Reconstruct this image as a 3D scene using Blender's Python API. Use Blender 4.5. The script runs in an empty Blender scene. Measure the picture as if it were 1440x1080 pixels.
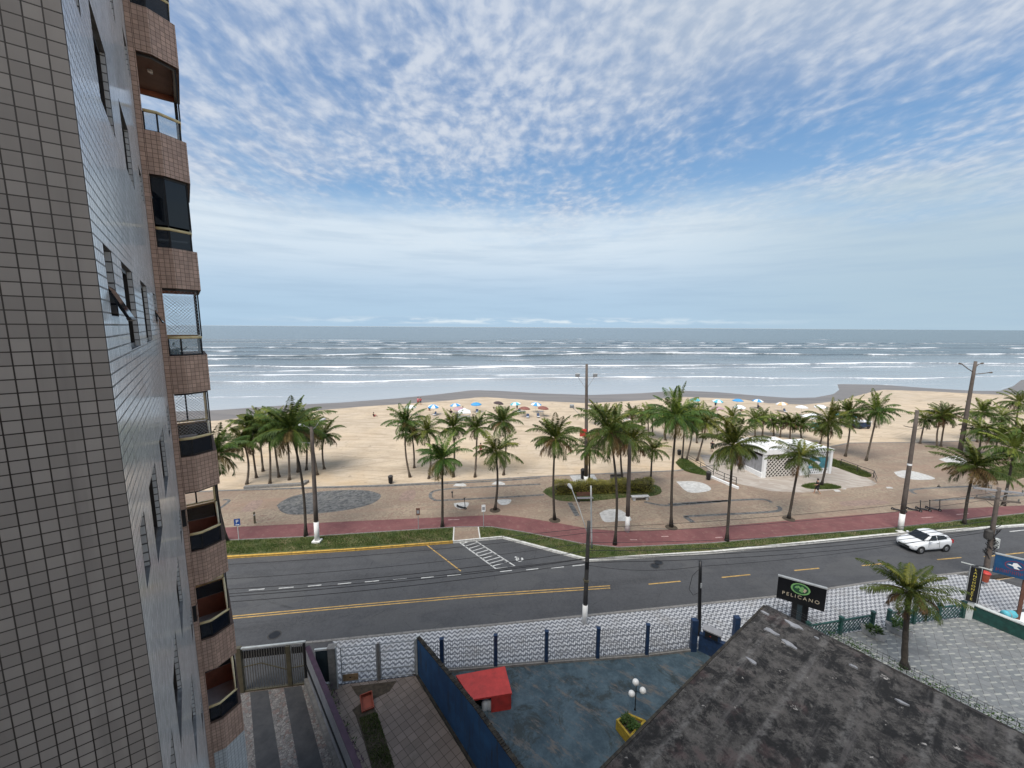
import bpy, math, random
import numpy as np
from mathutils import Vector, Matrix
random.seed(7); RNG = np.random.default_rng(7)
SC = bpy.context.scene
COL = SC.collection
R = math.radians

# ------------------------------------------------------------------ camera
F, H, PITCH, ROLL = 570.0, 18.0, math.atan(80/570.0), R(0.33)

def ray(px, py):
    x, y = px-720, py-540
    c, s = math.cos(ROLL), math.sin(ROLL)
    xx, yy = c*x+s*y, -s*x+c*y
    return Vector((xx, F*math.cos(PITCH)-yy*math.sin(PITCH), -(yy*math.cos(PITCH)+F*math.sin(PITCH))))

def P(px, py, z=0.0):
    d = ray(px, py); t = (z-H)/d.z
    return Vector((d.x*t, d.y*t, z))

def up_at(base, px, py, back=0.0):
    """point seen at a pixel, in the upright plane through base that faces the viewer"""
    d = ray(px, py); b = Vector((base[0], base[1])); n = b.normalized()
    k = (b.length+back)/(d.x*n.x+d.y*n.y)
    return Vector((d.x*k, d.y*k, H+d.z*k))

def on_plane(pt, dv, px, py):
    d = ray(px, py)
    A = np.array([[d.x, -dv[0]], [d.y, -dv[1]]]); t, s = np.linalg.solve(A, np.array([pt[0], pt[1]]))
    return s, H+d.z*t

cam = bpy.data.cameras.new('camera'); cam.sensor_width = 36; cam.lens = 36*F/1440
cam.clip_start = 0.05; cam.clip_end = 60000
co = bpy.data.objects.new('camera', cam); COL.objects.link(co)
fwd = Vector((0, math.cos(PITCH), -math.sin(PITCH)))
right = Vector((1, 0, 0)); upv = right.cross(fwd)
cr, sr = math.cos(ROLL), math.sin(ROLL)
cx = right*cr + upv*sr; cy = upv*cr - right*sr
co.matrix_world = Matrix(((cx.x, cy.x, -fwd.x, 0), (cx.y, cy.y, -fwd.y, 0), (cx.z, cy.z, -fwd.z, H), (0, 0, 0, 1)))
SC.camera = co

# ------------------------------------------------------------------ material kit
class N:
    def __init__(s, name, world=False):
        if world:
            s.t = world.node_tree; s.out = None
        else:
            s.m = bpy.data.materials.new(name); s.m.use_nodes = True; s.t = s.m.node_tree
            s.t.nodes.clear()
            s.o = s.n('ShaderNodeOutputMaterial'); s.b = s.n('ShaderNodeBsdfPrincipled')
            s.l(s.b.outputs[0], s.o.inputs[0])
    def n(s, typ, **kw):
        x = s.t.nodes.new(typ)
        for k, v in kw.items(): setattr(x, k, v)
        return x
    def l(s, a, b): s.t.links.new(a, b)
    def set(s, sock, v):
        if hasattr(v, 'is_output'): s.l(v, sock)
        else: sock.default_value = v
    def math(s, op, a, b=0.0, c=None, clamp=False):
        x = s.n('ShaderNodeMath', operation=op, use_clamp=clamp)
        s.set(x.inputs[0], a); s.set(x.inputs[1], b)
        if c is not None: s.set(x.inputs[2], c)
        return x.outputs[0]
    def mix(s, f, a, b, mode='MIX'):
        x = s.n('ShaderNodeMix', data_type='RGBA', blend_type=mode)
        s.set(x.inputs[0], f)
        s.set(x.inputs[6], a if hasattr(a, 'is_output') else (*a[:3], 1)); s.set(x.inputs[7], b if hasattr(b, 'is_output') else (*b[:3], 1))
        return x.outputs[2]
    def noise(s, vec, scale, detail=4, rough=.55, dist=0, out=0):
        x = s.n('ShaderNodeTexNoise'); s.l(vec, x.inputs['Vector'])
        x.inputs['Scale'].default_value = scale; x.inputs['Detail'].default_value = detail
        x.inputs['Roughness'].default_value = rough; x.inputs['Distortion'].default_value = dist
        return x.outputs[out]
    def voro(s, vec, scale, feature='F1', out=0, rnd=1):
        x = s.n('ShaderNodeTexVoronoi', feature=feature); s.l(vec, x.inputs['Vector'])
        x.inputs['Scale'].default_value = scale; x.inputs['Randomness'].default_value = rnd
        return x.outputs[out]
    def ramp(s, f, lo, hi, a=0.0, b=1.0):
        x = s.n('ShaderNodeMapRange', interpolation_type='SMOOTHSTEP'); s.set(x.inputs[0], f)
        for i, v in ((1, lo), (2, hi), (3, a), (4, b)): s.set(x.inputs[i], v)
        return x.outputs[0]
    def pos(s): return s.n('ShaderNodeNewGeometry').outputs['Position']
    def obj(s): return s.n('ShaderNodeTexCoord').outputs['Object']
    def sep(s, v):
        x = s.n('ShaderNodeSeparateXYZ'); s.l(v, x.inputs[0]); return x.outputs
    def comb(s, x=0.0, y=0.0, z=0.0):
        c = s.n('ShaderNodeCombineXYZ')
        for i, v in enumerate((x, y, z)): s.set(c.inputs[i], v)
        return c.outputs[0]
    def rotmap(s, v, ang, sc=(1, 1, 1)):
        x = s.n('ShaderNodeMapping', vector_type='TEXTURE'); s.l(v, x.inputs[0]); x.inputs['Rotation'].default_value = (0, 0, -ang); x.inputs['Scale'].default_value = tuple(1/q for q in sc)
        return x.outputs[0]
    def bump(s, h, strength=.3, dist=.02):
        x = s.n('ShaderNodeBump'); s.l(h, x.inputs['Height']); x.inputs['Strength'].default_value = strength; x.inputs['Distance'].default_value = dist
        s.l(x.outputs[0], s.b.inputs['Normal'])
    def col(s, c): s.set(s.b.inputs['Base Color'], c if hasattr(c, 'is_output') else (*c[:3], 1))
    def rough(s, r): s.set(s.b.inputs['Roughness'], r)

MATS = {}
def plain(name, c, rough=.6, var=.18, scale=3.0, metal=0.0, dirt=0.0, bump=0.0, spec=None):
    """one paint/stone/metal with a little irregular wear"""
    k = N(name); v = k.obj()
    n1 = k.noise(v, scale, 5, .6); f = k.ramp(n1, .3, .7)
    a = tuple(min(1, x*(1-var)) for x in c); b = tuple(min(1, x*(1+var)) for x in c)
    cc = k.mix(f, a, b)
    if dirt:
        d = k.ramp(k.noise(v, scale*.6, 6, .7), .5, .68, 0, dirt); cc = k.mix(d, cc, (.035, .03, .024))
    k.col(cc); k.rough(rough); k.b.inputs['Metallic'].default_value = metal
    if spec is not None: k.b.inputs['Specular IOR Level'].default_value = spec
    if bump: k.bump(k.noise(v, scale*8, 4), bump, .01)
    MATS[name] = k.m; return k.m

def tile_mat(name, c, grout, w, h, rough, var=.1, plane='xz', mortar=.07, spec=.5, warp=0.0):
    k = N(name); o = k.sep(k.obj())
    g = k.n('ShaderNodeNewGeometry')
    if plane == 'auto':   # the along-wall coordinate of an upright face whatever way it turns
        tc = k.sep(k.n('ShaderNodeTexCoord').outputs['Normal'])
        along = k.math('SUBTRACT', k.math('MULTIPLY', o[1], tc[0]), k.math('MULTIPLY', o[0], tc[1]))
        vec = k.comb(along, o[2], 0.0)
    elif plane == 'xy': vec = k.comb(o[0], o[1], 0.0)
    b = k.n('ShaderNodeTexBrick'); k.l(vec, b.inputs['Vector'])
    b.offset = 0; b.squash = 1
    b.inputs['Scale'].default_value = 1; b.inputs['Brick Width'].default_value = w; b.inputs['Row Height'].default_value = h
    b.inputs['Mortar Size'].default_value = h*mortar*.5; b.inputs['Mortar Smooth'].default_value = .2; b.inputs['Bias'].default_value = 0
    b.inputs['Color1'].default_value = (*[x*(1-var) for x in c], 1); b.inputs['Color2'].default_value = (*[min(1, x*(1+var)) for x in c], 1)
    b.inputs['Mortar'].default_value = (*grout, 1)
    n = k.ramp(k.noise(k.obj(), .7, 5, .6), .35, .7); cc = k.mix(k.math('MULTIPLY', n, .25), b.outputs[0], tuple(x*.62 for x in c))
    st = k.ramp(k.noise(k.comb(k.math('MULTIPLY', o[0], 5), k.math('MULTIPLY', o[1], 5), k.math('MULTIPLY', o[2], .25)), 1, 4), .5, .75, 0, .38)
    cc = k.mix(st, cc, tuple(x*.5 for x in c))
    k.col(cc); k.b.inputs['Specular IOR Level'].default_value = spec
    k.rough(k.math('ADD', k.math('MULTIPLY', b.outputs['Fac'], .5), k.math('ADD', rough, k.math('MULTIPLY', n, .05))))
    h1 = k.math('SUBTRACT', 1.0, b.outputs['Fac'])
    if warp: h1 = k.math('ADD', h1, k.math('MULTIPLY', k.noise(k.obj(), 6, 2), warp))
    k.bump(h1, .35, .004)
    MATS[name] = k.m; return k.m

tile_mat('wall_tile', (.392, .368, .35), (.024, .019, .017), .10, .10, .16, .13, 'auto', .10, .6, .25)
tile_mat('wall_tile_lit', (.78, .785, .775), (.02, .018, .017), .10, .10, .15, .14, 'auto', .17, 1.0, .5)  # wall tile again, the side wall's reflected brightness put into its colour
MATS['wall_tile_lit'].node_tree.nodes['Principled BSDF'].inputs['IOR'].default_value = 1.65
tile_mat('pink_tile', (.53, .355, .27), (.09, .05, .035), .10, .10, .3, .16, 'auto', .09)
tile_mat('white_tile', (.62, .63, .62), (.12, .12, .12), .10, .10, .25, .06, 'auto', .09)
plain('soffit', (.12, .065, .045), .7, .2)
plain('inner_wall', (.42, .18, .11), .7, .15)
plain('floor_grey', (.5, .5, .51), .5, .1)
plain('cream_rail', (.74, .60, .32), .35, .15, 6)
plain('black_metal', (.012, .012, .013), .4, .2)
plain('dark_frame', (.03, .024, .02), .45, .2)
plain('grey_metal', (.32, .33, .33), .45, .15)
plain('white_paint', (.76, .75, .72), .55, .06, 2, dirt=.15)
plain('clean_white', (.78, .78, .77), .5, .04)
plain('kerb_white', (.62, .61, .57), .7, .12, 4, dirt=.35)
plain('kerb_yellow', (.55, .33, .06), .7, .15, 4, dirt=.35)
plain('kerb_stone', (.2, .19, .175), .85, .2, 5)
plain('concrete_pole', (.105, .085, .072), .85, .16, 3, bump=.2)
plain('dark_pole', (.05, .047, .044), .8, .25, 3)
plain('cable', (.012, .012, .013), .6, .1)
plain('navy_paint', (.012, .034, .085), .6, .25, 4, dirt=.3)
plain('grey_wall', (.27, .27, .28), .8, .12, 2, dirt=.35)
plain('purple_cap', (.062, .03, .05), .75, .2, 3, dirt=.3)
plain('red_paint', (.50, .045, .035), .55, .12, 3, dirt=.25)
plain('yellow_paint', (.36, .245, .02), .7, .25, 4, dirt=.6)
plain('green_paint', (.012, .06, .05), .5, .25, 4, dirt=.25)
plain('pale_cap', (.5, .52, .5), .7, .1, 3, dirt=.3)
plain('globe_glass', (.80, .79, .75), .25, .03)
plain('orange_plastic', (.30, .06, .028), .6, .1, 3)
plain('umbrella_blue', (.06, .30, .62), .7, .08); plain('umbrella_white', (.75, .77, .78), .7, .05)
plain('umbrella_red', (.22, .085, .065), .7, .1); plain('umbrella_pink', (.42, .27, .30), .7, .1)
plain('umbrella_orange', (.75, .45, .22), .7, .1); plain('umbrella_teal', (.10, .42, .50), .7, .1); plain('umbrella_dark', (.06, .04, .04), .7, .1)
plain('skin', (.42, .24, .16), .6, .06); plain('hair', (.015, .01, .008), .6, .1)
plain('cloth_black', (.012, .012, .014), .8, .1); plain('cloth_red', (.4, .05, .06), .8, .1); plain('cloth_pink', (.6, .2, .25), .8, .1)
plain('cloth_blue', (.045, .07, .13), .8, .1); plain('cloth_white', (.7, .7, .7), .8, .1)
plain('car_paint', (.72, .73, .74), .22, .02, 1, spec=.6)
plain('car_black', (.012, .012, .013), .5, .1); plain('tyre', (.018, .018, .018), .85, .2); plain('rim', (.35, .36, .37), .3, .1, metal=.7)
plain('car_light', (.5, .52, .54), .12, .05); plain('tail_light', (.35, .01, .01), .2, .05)
plain('stone_bench', (.42, .42, .42), .8, .12, 5, dirt=.2); plain('brown_wood', (.14, .06, .04), .7, .2)
plain('old_wood', (.28, .19, .1), .8, .25, 8)
plain('blue_sign', (.01, .06, .25), .5, .1); plain('bill_blue', (.008, .06, .15), .5, .15, 2); plain('bill_red', (.16, .03, .06), .6, .2)
plain('sign_black', (.006, .006, .007), .35, .2); plain('letter_cream', (.42, .36, .26), .6, .12, 8); plain('letter_yellow', (.55, .45, .08), .6, .1)
plain('logo_green', (.16, .34, .12), .6, .15, 8); plain('logo_dark', (.015, .06, .03), .6, .15)
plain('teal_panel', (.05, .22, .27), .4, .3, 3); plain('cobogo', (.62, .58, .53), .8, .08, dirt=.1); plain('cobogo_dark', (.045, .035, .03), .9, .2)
plain('trunk', (.115, .092, .07), .95, .3, 7, bump=.5); plain('trunk_dark', (.055, .045, .035), .95, .3, 7, bump=.5)
plain('soil', (.06, .045, .03), .95, .3, 6); plain('hedge_stem', (.05, .04, .025), .9, .2)
plain('leather', (.02, .02, .022), .6, .2)
plain('gas_white', (.66, .66, .64), .4, .06)
plain('mesh_wire', (.12, .13, .14), .6, .1)
plain('white_wire', (.45, .46, .47), .6, .1)
plain('gate_leaf', (.018, .03, .036), .55, .25)
plain('gate_bar', (.125, .12, .108), .55, .2, 8); plain('gate_olive', (.10, .085, .05), .6, .2)

def leaf_mat(name, a, b):
    k = N(name); v = k.pos()
    f = k.ramp(k.noise(v, 1.3, 4, .6), .3, .7); f2 = k.ramp(k.noise(v, 14, 2), .3, .7)
    oi = k.n('ShaderNodeObjectInfo').outputs['Random']
    c = k.mix(k.math('ADD', k.math('MULTIPLY', f, .55), k.math('MULTIPLY', f2, .45)), a, b)
    hsv = k.n('ShaderNodeHueSaturation'); k.l(c, hsv.inputs['Color'])
    k.l(k.math('MULTIPLY_ADD', oi, .05, .475), hsv.inputs['Hue']); k.l(k.math('MULTIPLY_ADD', oi, .3, .8), hsv.inputs['Value'])
    k.col(hsv.outputs[0]); k.rough(.45)
    k.b.inputs['Specular IOR Level'].default_value = .12
    k.b.inputs['Subsurface Weight'].default_value = 0
    MATS[name] = k.m
leaf_mat('palm_leaf', (.024, .05, .011), (.095, .135, .028)); leaf_mat('palm_young', (.075, .105, .018), (.21, .23, .045))
leaf_mat('palm_old', (.08, .055, .022), (.17, .115, .045)); leaf_mat('hedge_leaf', (.05, .075, .014), (.42, .40, .09))
leaf_mat('grass_blade', (.028, .06, .012), (.12, .14, .04)); leaf_mat('plant_leaf', (.02, .045, .012), (.08, .12, .03))

def glass(name, c, rough=.05, alpha=1.0):
    k = N(name); k.col(c); k.rough(rough); k.b.inputs['IOR'].default_value = 1.5
    if alpha < 1:
        k.b.inputs['Alpha'].default_value = alpha
    MATS[name] = k.m
glass('dark_glass', (.008, .011, .016)); glass('smoke_glass', (.012, .016, .024), .05, .86); glass('clear_glass', (.45, .55, .6), .05, .28)
glass('car_glass', (.01, .012, .014), .06); glass('window_glass', (.01, .012, .014), .04)

# ground materials
ROADA = math.atan(.137)
def ground(name, fn, rough=.9):
    k = N(name); v = k.pos(); c, h, st = fn(k, v); k.col(c); k.rough(rough)
    if h is not None: k.bump(h, st, .03)
    MATS[name] = k.m; return k
def m_sand(k, v):
    a = k.ramp(k.noise(v, .05, 5, .6), .3, .7); c = k.mix(a, (.57, .455, .325), (.49, .405, .305))
    b = k.ramp(k.noise(v, .35, 6, .65), .35, .7); c = k.mix(k.math('MULTIPLY', b, .55), c, (.37, .285, .19))
    tr = k.noise(k.rotmap(v, .12, (.06, 1.1, 1)), 1.0, 6, .65, .8); c = k.mix(k.ramp(tr, .50, .62, 0, .6), c, (.34, .265, .18))
    t2 = k.noise(k.rotmap(v, -.5, (.05, .8, 1)), 1.0, 5, .6, 1.2); c = k.mix(k.ramp(t2, .56, .66, 0, .45), c, (.31, .245, .17))
    pale_sand = k.ramp(k.noise(v, .22, 4), .5, .7, 0, .4); c = k.mix(pale_sand, c, (.60, .48, .33))  # irregular patches of paler sand
    # orange, freshly raked sand by the promenade
    n = k.ramp(k.noise(v, .09, 3), .45, .62, 0, .45); y = k.sep(v)[1]
    c = k.mix(k.math('MULTIPLY', n, k.ramp(y, 75, 48)), c, (.55, .385, .215))
    fp = k.voro(k.rotmap(v, 0, (1, 1, 1)), 2.2, 'SMOOTH_F1'); c = k.mix(k.ramp(fp, .0, .3, .4, 0), c, (.25, .19, .13)); spk = k.ramp(k.noise(v, .9, 2), .66, .72, 0, .6); c = k.mix(spk, c, (.27, .21, .15))
    h = k.math('ADD', k.noise(v, 2.5, 6, .7), k.math('MULTIPLY', fp, .6))
    return c, h, .8
ground('sand', m_sand)
def m_wet(k, v):
    a = k.ramp(k.noise(k.rotmap(v, .15, (.04, .4, 1)), 1, 5, .6), .3, .7)
    return k.mix(a, (.135, .11, .09), (.20, .165, .135)), k.noise(v, .6, 4), .08
ground('wet_sand', m_wet, .38)
def m_prom(k, v):
    w = k.rotmap(v, -ROADA)
    cell = k.n('ShaderNodeTexVoronoi'); k.l(w, cell.inputs['Vector']); cell.inputs['Scale'].default_value = 5.5
    cs = k.sep(cell.outputs['Color'])
    c = k.mix(cs[0], (.235, .185, .13), (.345, .275, .20)); c = k.mix(k.ramp(cs[1], .76, .92, 0, .65), c, (.21, .12, .09))
    e = k.voro(w, 5.5, 'DISTANCE_TO_EDGE'); c = k.mix(k.ramp(e, .0, .06, .5, 0), c, (.13, .10, .075))
    big = k.ramp(k.noise(v, .16, 6, .65), .35, .65, 0, .65); c = k.mix(big, c, (.22, .165, .12))
    bnd = k.ramp(k.noise(k.rotmap(v, -ROADA-.1, (.07, .42, 1)), 1, 3, .5), .52, .56, 0, .35); c = k.mix(bnd, c, (.215, .145, .105))
    st = k.noise(k.rotmap(v, -ROADA, (.1, .9, 1)), .7, 5, .6); c = k.mix(k.ramp(st, .5, .68, 0, .4), c, (.30, .19, .135))
    sd = k.ramp(k.noise(v, .3, 6, .7), .52, .72, 0, .35); c = k.mix(sd, c, (.45, .36, .25))
    return c, e, .2
ground('mosaic_paving', m_prom, .85)
def m_dark(k, v):
    cs = k.sep(k.voro(v, 4.0, 'F1', 1)); c = k.mix(cs[0], (.06, .062, .064), (.16, .158, .15)); n = k.ramp(k.noise(v, .8, 6, .75), .48, .75, 0, .5)
    return k.mix(n, c, (.24, .225, .19)), None, 0
ground('dark_mosaic', m_dark)
def m_white(k, v):
    cs = k.sep(k.voro(v, 5.0, 'F1', 1)); c = k.mix(cs[0], (.40, .39, .37), (.56, .55, .52)); n = k.ramp(k.noise(v, .9, 5, .7), .45, .8, 0, .5)
    return k.mix(n, c, (.33, .29, .24)), None, 0
ground('white_mosaic', m_white)
def m_redm(k, v):
    cs = k.sep(k.voro(v, 5.0, 'F1', 1)); return k.mix(cs[0], (.20, .145, .115), (.29, .205, .165)), None, 0
ground('red_mosaic', m_redm)
def m_plaza(k, v):
    w = k.rotmap(v, .35); cs = k.sep(k.voro(k.rotmap(v, .5, (.8, 2.2, 1)), 1.2, 'F1', 1))
    c = k.mix(cs[0], (.33, .28, .235), (.43, .385, .335)); n = k.ramp(k.noise(k.rotmap(v, .5, (.4, 2.5, 1)), 1, 5, .65), .48, .7, 0, .55)
    return k.mix(n, c, (.26, .215, .175)), None, 0
ground('plaza_paving', m_plaza)
def m_path(k, v):
    n = k.ramp(k.noise(v, .5, 6, .7), .3, .7); c = k.mix(n, (.135, .05, .05), (.19, .075, .072)); st = k.ramp(k.noise(k.rotmap(v, -ROADA, (.08, 1.4, 1)), 1, 5, .6), .5, .72, 0, .5)
    c = k.mix(st, c, (.12, .055, .05)); d = k.ramp(k.noise(v, 2.2, 8, .78), .5, .7, 0, .55)
    return k.mix(d, c, (.25, .16, .13)), k.noise(v, 20, 3), .1
ground('red_asphalt', m_path)
def m_road(k, v):
    w = k.rotmap(v, -ROADA)
    n = k.ramp(k.noise(v, .4, 6, .65), .3, .7); c = k.mix(n, (.046, .047, .051), (.068, .069, .073))
    st = k.noise(k.rotmap(v, -ROADA, (.035, 1.1, 1)), 1, 4, .55); c = k.mix(k.ramp(st, .45, .7, 0, .55), c, (.034, .034, .037))
    pt = k.ramp(k.noise(k.rotmap(v, -ROADA, (.12, .3, 1)), 1, 3, .5), .56, .585, 0, .4); c = k.mix(pt, c, (.088, .087, .085))
    oil = k.ramp(k.noise(k.rotmap(v, -ROADA, (.06, .55, 1)), 1, 7, .7), .54, .68, 0, .65); c = k.mix(oil, c, (.024, .024, .026))
    gr_ = k.ramp(k.noise(v, 6, 8, .8), .35, .7, 0, .5); c = k.mix(gr_, c, (.10, .10, .10))
    cr = k.voro(k.rotmap(v, .2), .45, 'DISTANCE_TO_EDGE'); cn = k.math('ADD', cr, k.math('MULTIPLY', k.noise(v, 1.5, 5, .7), .03)); c = k.mix(k.ramp(cn, .012, .022, .6, 0), c, (.018, .018, .018))
    sp = k.ramp(k.noise(v, 30, 2), .45, .7, 0, .35); c = k.mix(sp, c, (.11, .11, .108))
    return c, k.noise(v, 45, 3), .18
ground('asphalt', m_road, .82)
def m_verge(k, v):
    n = k.ramp(k.noise(v, .8, 6, .7), .35, .65); c = k.mix(n, (.045, .066, .016), (.11, .105, .038)); d = k.ramp(k.noise(v, .35, 5, .65), .52, .68, 0, .8)
    return k.mix(d, c, (.17, .125, .07)), k.noise(v, 15, 4), .5
ground('turf', m_verge)
def m_court(k, v):
    n = k.ramp(k.noise(v, .9, 9, .78), .36, .64); c = k.mix(n, (.028, .052, .068), (.07, .108, .13))
    d = k.ramp(k.noise(v, .5, 9, .8, .5), .5, .6, 0, .85); c = k.mix(d, c, (.022, .03, .03))
    w = k.ramp(k.noise(k.rotmap(v, .7, (.5, 1.7, 1)), 1.1, 9, .8), .52, .63, 0, .9); c = k.mix(w, c, (.13, .112, .096))
    g = k.ramp(k.noise(v, 2.6, 5, .7), .6, .75, 0, .5); c = k.mix(g, c, (.035, .06, .035))
    return c, k.noise(v, 6, 4), .15
ground('blue_concrete', m_court, .8)
def m_slab(k, v):
    w = k.rotmap(v, R(46)); b = k.n('ShaderNodeTexBrick'); k.l(w, b.inputs['Vector']); b.offset = 0
    for nme, val in (('Scale', 1), ('Brick Width', .36), ('Row Height', .36), ('Mortar Size', .012)): b.inputs[nme].default_value = val
    b.inputs['Color1'].default_value = (.18, .142, .118, 1); b.inputs['Color2'].default_value = (.235, .188, .158, 1); b.inputs['Mortar'].default_value = (.075, .06, .048, 1)
    d = k.ramp(k.noise(v, .9, 6, .7), .5, .72, 0, .6)
    return k.mix(d, b.outputs[0], (.12, .105, .085)), None, 0
ground('paver_slabs', m_slab)
def m_cob(k, v):
    cs = k.voro(v, 9, 'F1', 1); s_ = k.sep(cs); c = k.mix(s_[0], (.16, .15, .14), (.30, .275, .25)); c = k.mix(k.ramp(s_[1], .7, .9, 0, .6), c, (.20, .12, .10))
    e = k.voro(v, 9, 'DISTANCE_TO_EDGE'); return k.mix(k.ramp(e, 0, .08, .8, 0), c, (.05, .045, .04)), e, .4
ground('cobbles', m_cob)
def m_strip(k, v):
    n = k.ramp(k.noise(v, 1.2, 6, .7), .3, .7); return k.mix(n, (.05, .05, .052), (.085, .084, .083)), k.noise(v, 25, 3), .2
ground('dark_paving', m_strip)
def m_wave(k, v):
    w = k.sep(k.rotmap(v, -ROADA))
    tri = k.math('PINGPONG', w[0], .165); big = k.ramp(w[0], 15.5, 18.0)
    q = k.math('ADD', w[1], k.math('MULTIPLY', tri, 1.15))
    st = k.math('FRACT', k.math('DIVIDE', q, .31)); m = k.ramp(k.math('ABSOLUTE', k.math('SUBTRACT', st, .5)), .21, .27)
    cs = k.sep(k.voro(v, 16, 'F1', 1))
    wh = k.mix(cs[0], (.36, .37, .38), (.54, .54, .54)); gr = k.mix(cs[0], (.10, .105, .12), (.18, .185, .2))
    c = k.mix(m, gr, wh); d = k.ramp(k.noise(v, .6, 8, .75), .46, .7, 0, .6)
    return k.mix(d, c, (.19, .18, .165)), None, 0
ground('wave_mosaic', m_wave)
def m_dtile(k, v):
    w0 = k.rotmap(v, R(-50)); w = k.sep(w0)
    b = k.n('ShaderNodeTexBrick'); k.l(w0, b.inputs['Vector']); b.offset = .5
    for nme, val in (('Scale', 1), ('Brick Width', .44), ('Row Height', .44), ('Mortar Size', .012)): b.inputs[nme].default_value = val
    b.inputs['Color1'].default_value = (.17, .18, .18, 1); b.inputs['Color2'].default_value = (.225, .23, .225, 1); b.inputs['Mortar'].default_value = (.095, .095, .092, 1)
    fx = k.math('ABSOLUTE', k.math('SUBTRACT', k.math('FRACT', k.math('DIVIDE', k.math('ADD', w[0], w[1]), .44)), .5))
    fy = k.math('ABSOLUTE', k.math('SUBTRACT', k.math('FRACT', k.math('DIVIDE', k.math('SUBTRACT', w[0], w[1]), .88)), .5))
    dia = k.math('MULTIPLY', k.ramp(fx, .17, .11), k.ramp(fy, .33, .27))
    keep = k.ramp(k.noise(v, 1.1, 4), .35, .55); c = k.mix(k.math('MULTIPLY', dia, k.math('MULTIPLY', keep, .8)), b.outputs[0], (.41, .41, .36))
    d = k.ramp(k.noise(v, .5, 6, .7), .48, .74, 0, .55); return k.mix(d, c, (.12, .115, .108)), None, 0
ground('courtyard_tile', m_dtile, .55)
def m_roof(k, v):
    w = k.rotmap(v, R(-37.8)); n = k.ramp(k.noise(v, 1.6, 9, .8), .38, .62); c = k.mix(n, (.020, .018, .017), (.095, .087, .079))
    d = k.ramp(k.noise(v, 1.05, 9, .8, .4), .48, .56, 0, .95); c = k.mix(d, c, (.008, .0075, .0075))
    l = k.ramp(k.noise(v, 4.2, 9, .82), .53, .68, 0, .6); c = k.mix(k.math('MULTIPLY', l, k.math('SUBTRACT', 1.15, d), clamp=True), c, (.17, .16, .145))
    r = k.ramp(k.noise(v, .8, 5, .6), .56, .7, 0, .6); c = k.mix(r, c, (.072, .044, .042))
    st = k.ramp(k.noise(k.rotmap(v, R(-37.8), (.22, 2.6, 1)), 1, 7, .7), .5, .7, 0, .6); c = k.mix(st, c, (.105, .096, .092))
    rw = k.sep(w)[1]; rdg = k.ramp(k.math('ABSOLUTE', k.math('SUBTRACT', k.math('FRACT', k.math('DIVIDE', k.math('ADD', rw, k.math('MULTIPLY', k.noise(v, 1.5, 5), .25)), 1.9)), .5)), .10, .03, 0, 1); c = k.mix(k.math('MULTIPLY', rdg, k.ramp(k.noise(v, 3, 6, .75), .4, .65, 0, .75)), c, (.16, .15, .14))
    wp = k.ramp(k.noise(v, 2.1, 5, .65), .67, .70, 0, .9); c = k.mix(wp, c, (.40, .37, .34))
    return c, k.noise(v, 7, 7, .75), .8
ground('mossy_roof', m_roof, .95)
def m_bluewall(k, v):
    n = k.ramp(k.noise(v, .8, 6, .65), .3, .7); c = k.mix(n, (.008, .045, .12), (.016, .085, .20)); z = k.sep(v)[2]
    st = k.ramp(k.noise(k.rotmap(v, 0, (4, 4, .35)), 1, 5, .7), .5, .68, 0, .85); c = k.mix(st, c, (.022, .028, .034))
    f = k.ramp(k.noise(v, 3.2, 6, .7), .68, .73, 0, .7); return k.mix(f, c, (.25, .30, .34)), None, 0
ground('blue_wall_paint', m_bluewall, .75)
def m_rust(k, v):
    n = k.ramp(k.noise(v, 3, 6, .7), .35, .65); c = k.mix(n, (.014, .012, .010), (.05, .042, .03)); d = k.ramp(k.noise(v, 5, 5, .7), .6, .7)
    return k.mix(d, c, (.12, .10, .06)), k.noise(v, 12, 4), .5
ground('mouldy_cap', m_rust)
plain('line_white', (.50, .50, .48), .8, .2, 3, dirt=.4); plain('line_yellow', (.46, .29, .09), .8, .2, 3, dirt=.35)
plain('line_pink', (.45, .30, .28), .8, .2, 3, dirt=.3)

# sea
def m_sea():
    k = N('sea_water'); v = k.pos()
    a = k.n('ShaderNodeAttribute', attribute_name='foam').outputs['Fac']
    sh = k.n('ShaderNodeAttribute', attribute_name='shallow').outputs['Fac']
    ln = k.noise(k.rotmap(v, -.12, (.03, .22, 1)), 1.0, 6, .62); fine = k.noise(k.rotmap(v, -.12, (.25, .9, 1)), 1.0, 7, .72)
    deep = k.mix(k.ramp(ln, .35, .65), (.034, .052, .056), (.072, .092, .094))
    c = k.mix(k.math('MULTIPLY', sh, .9), deep, (.36, .37, .375))
    lace = k.ramp(fine, .50, .66); f = k.math('MULTIPLY', k.ramp(a, .16, .9), k.math('ADD', .22, lace), clamp=True)
    f = k.math('MAXIMUM', f, k.ramp(a, .72, .95)); f = k.math('MULTIPLY', f, .95, clamp=True)
    k.col(k.mix(f, c, (.82, .83, .84)))
    k.rough(k.math('MULTIPLY_ADD', f, .6, k.math('MULTIPLY_ADD', sh, -.08, .2)))
    h = k.math('ADD', k.noise(k.rotmap(v, -.12, (.35, 1.0, 1)), .55, 6, .65), k.math('MULTIPLY', ln, .7))
    b = k.n('ShaderNodeBump'); k.l(h, b.inputs['Height']); b.inputs['Distance'].default_value = .9
    k.l(k.math('MULTIPLY_ADD', sh, -.17, .24), b.inputs['Strength']); k.l(b.outputs[0], k.b.inputs['Normal'])
    MATS['sea_water'] = k.m
m_sea()

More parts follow.
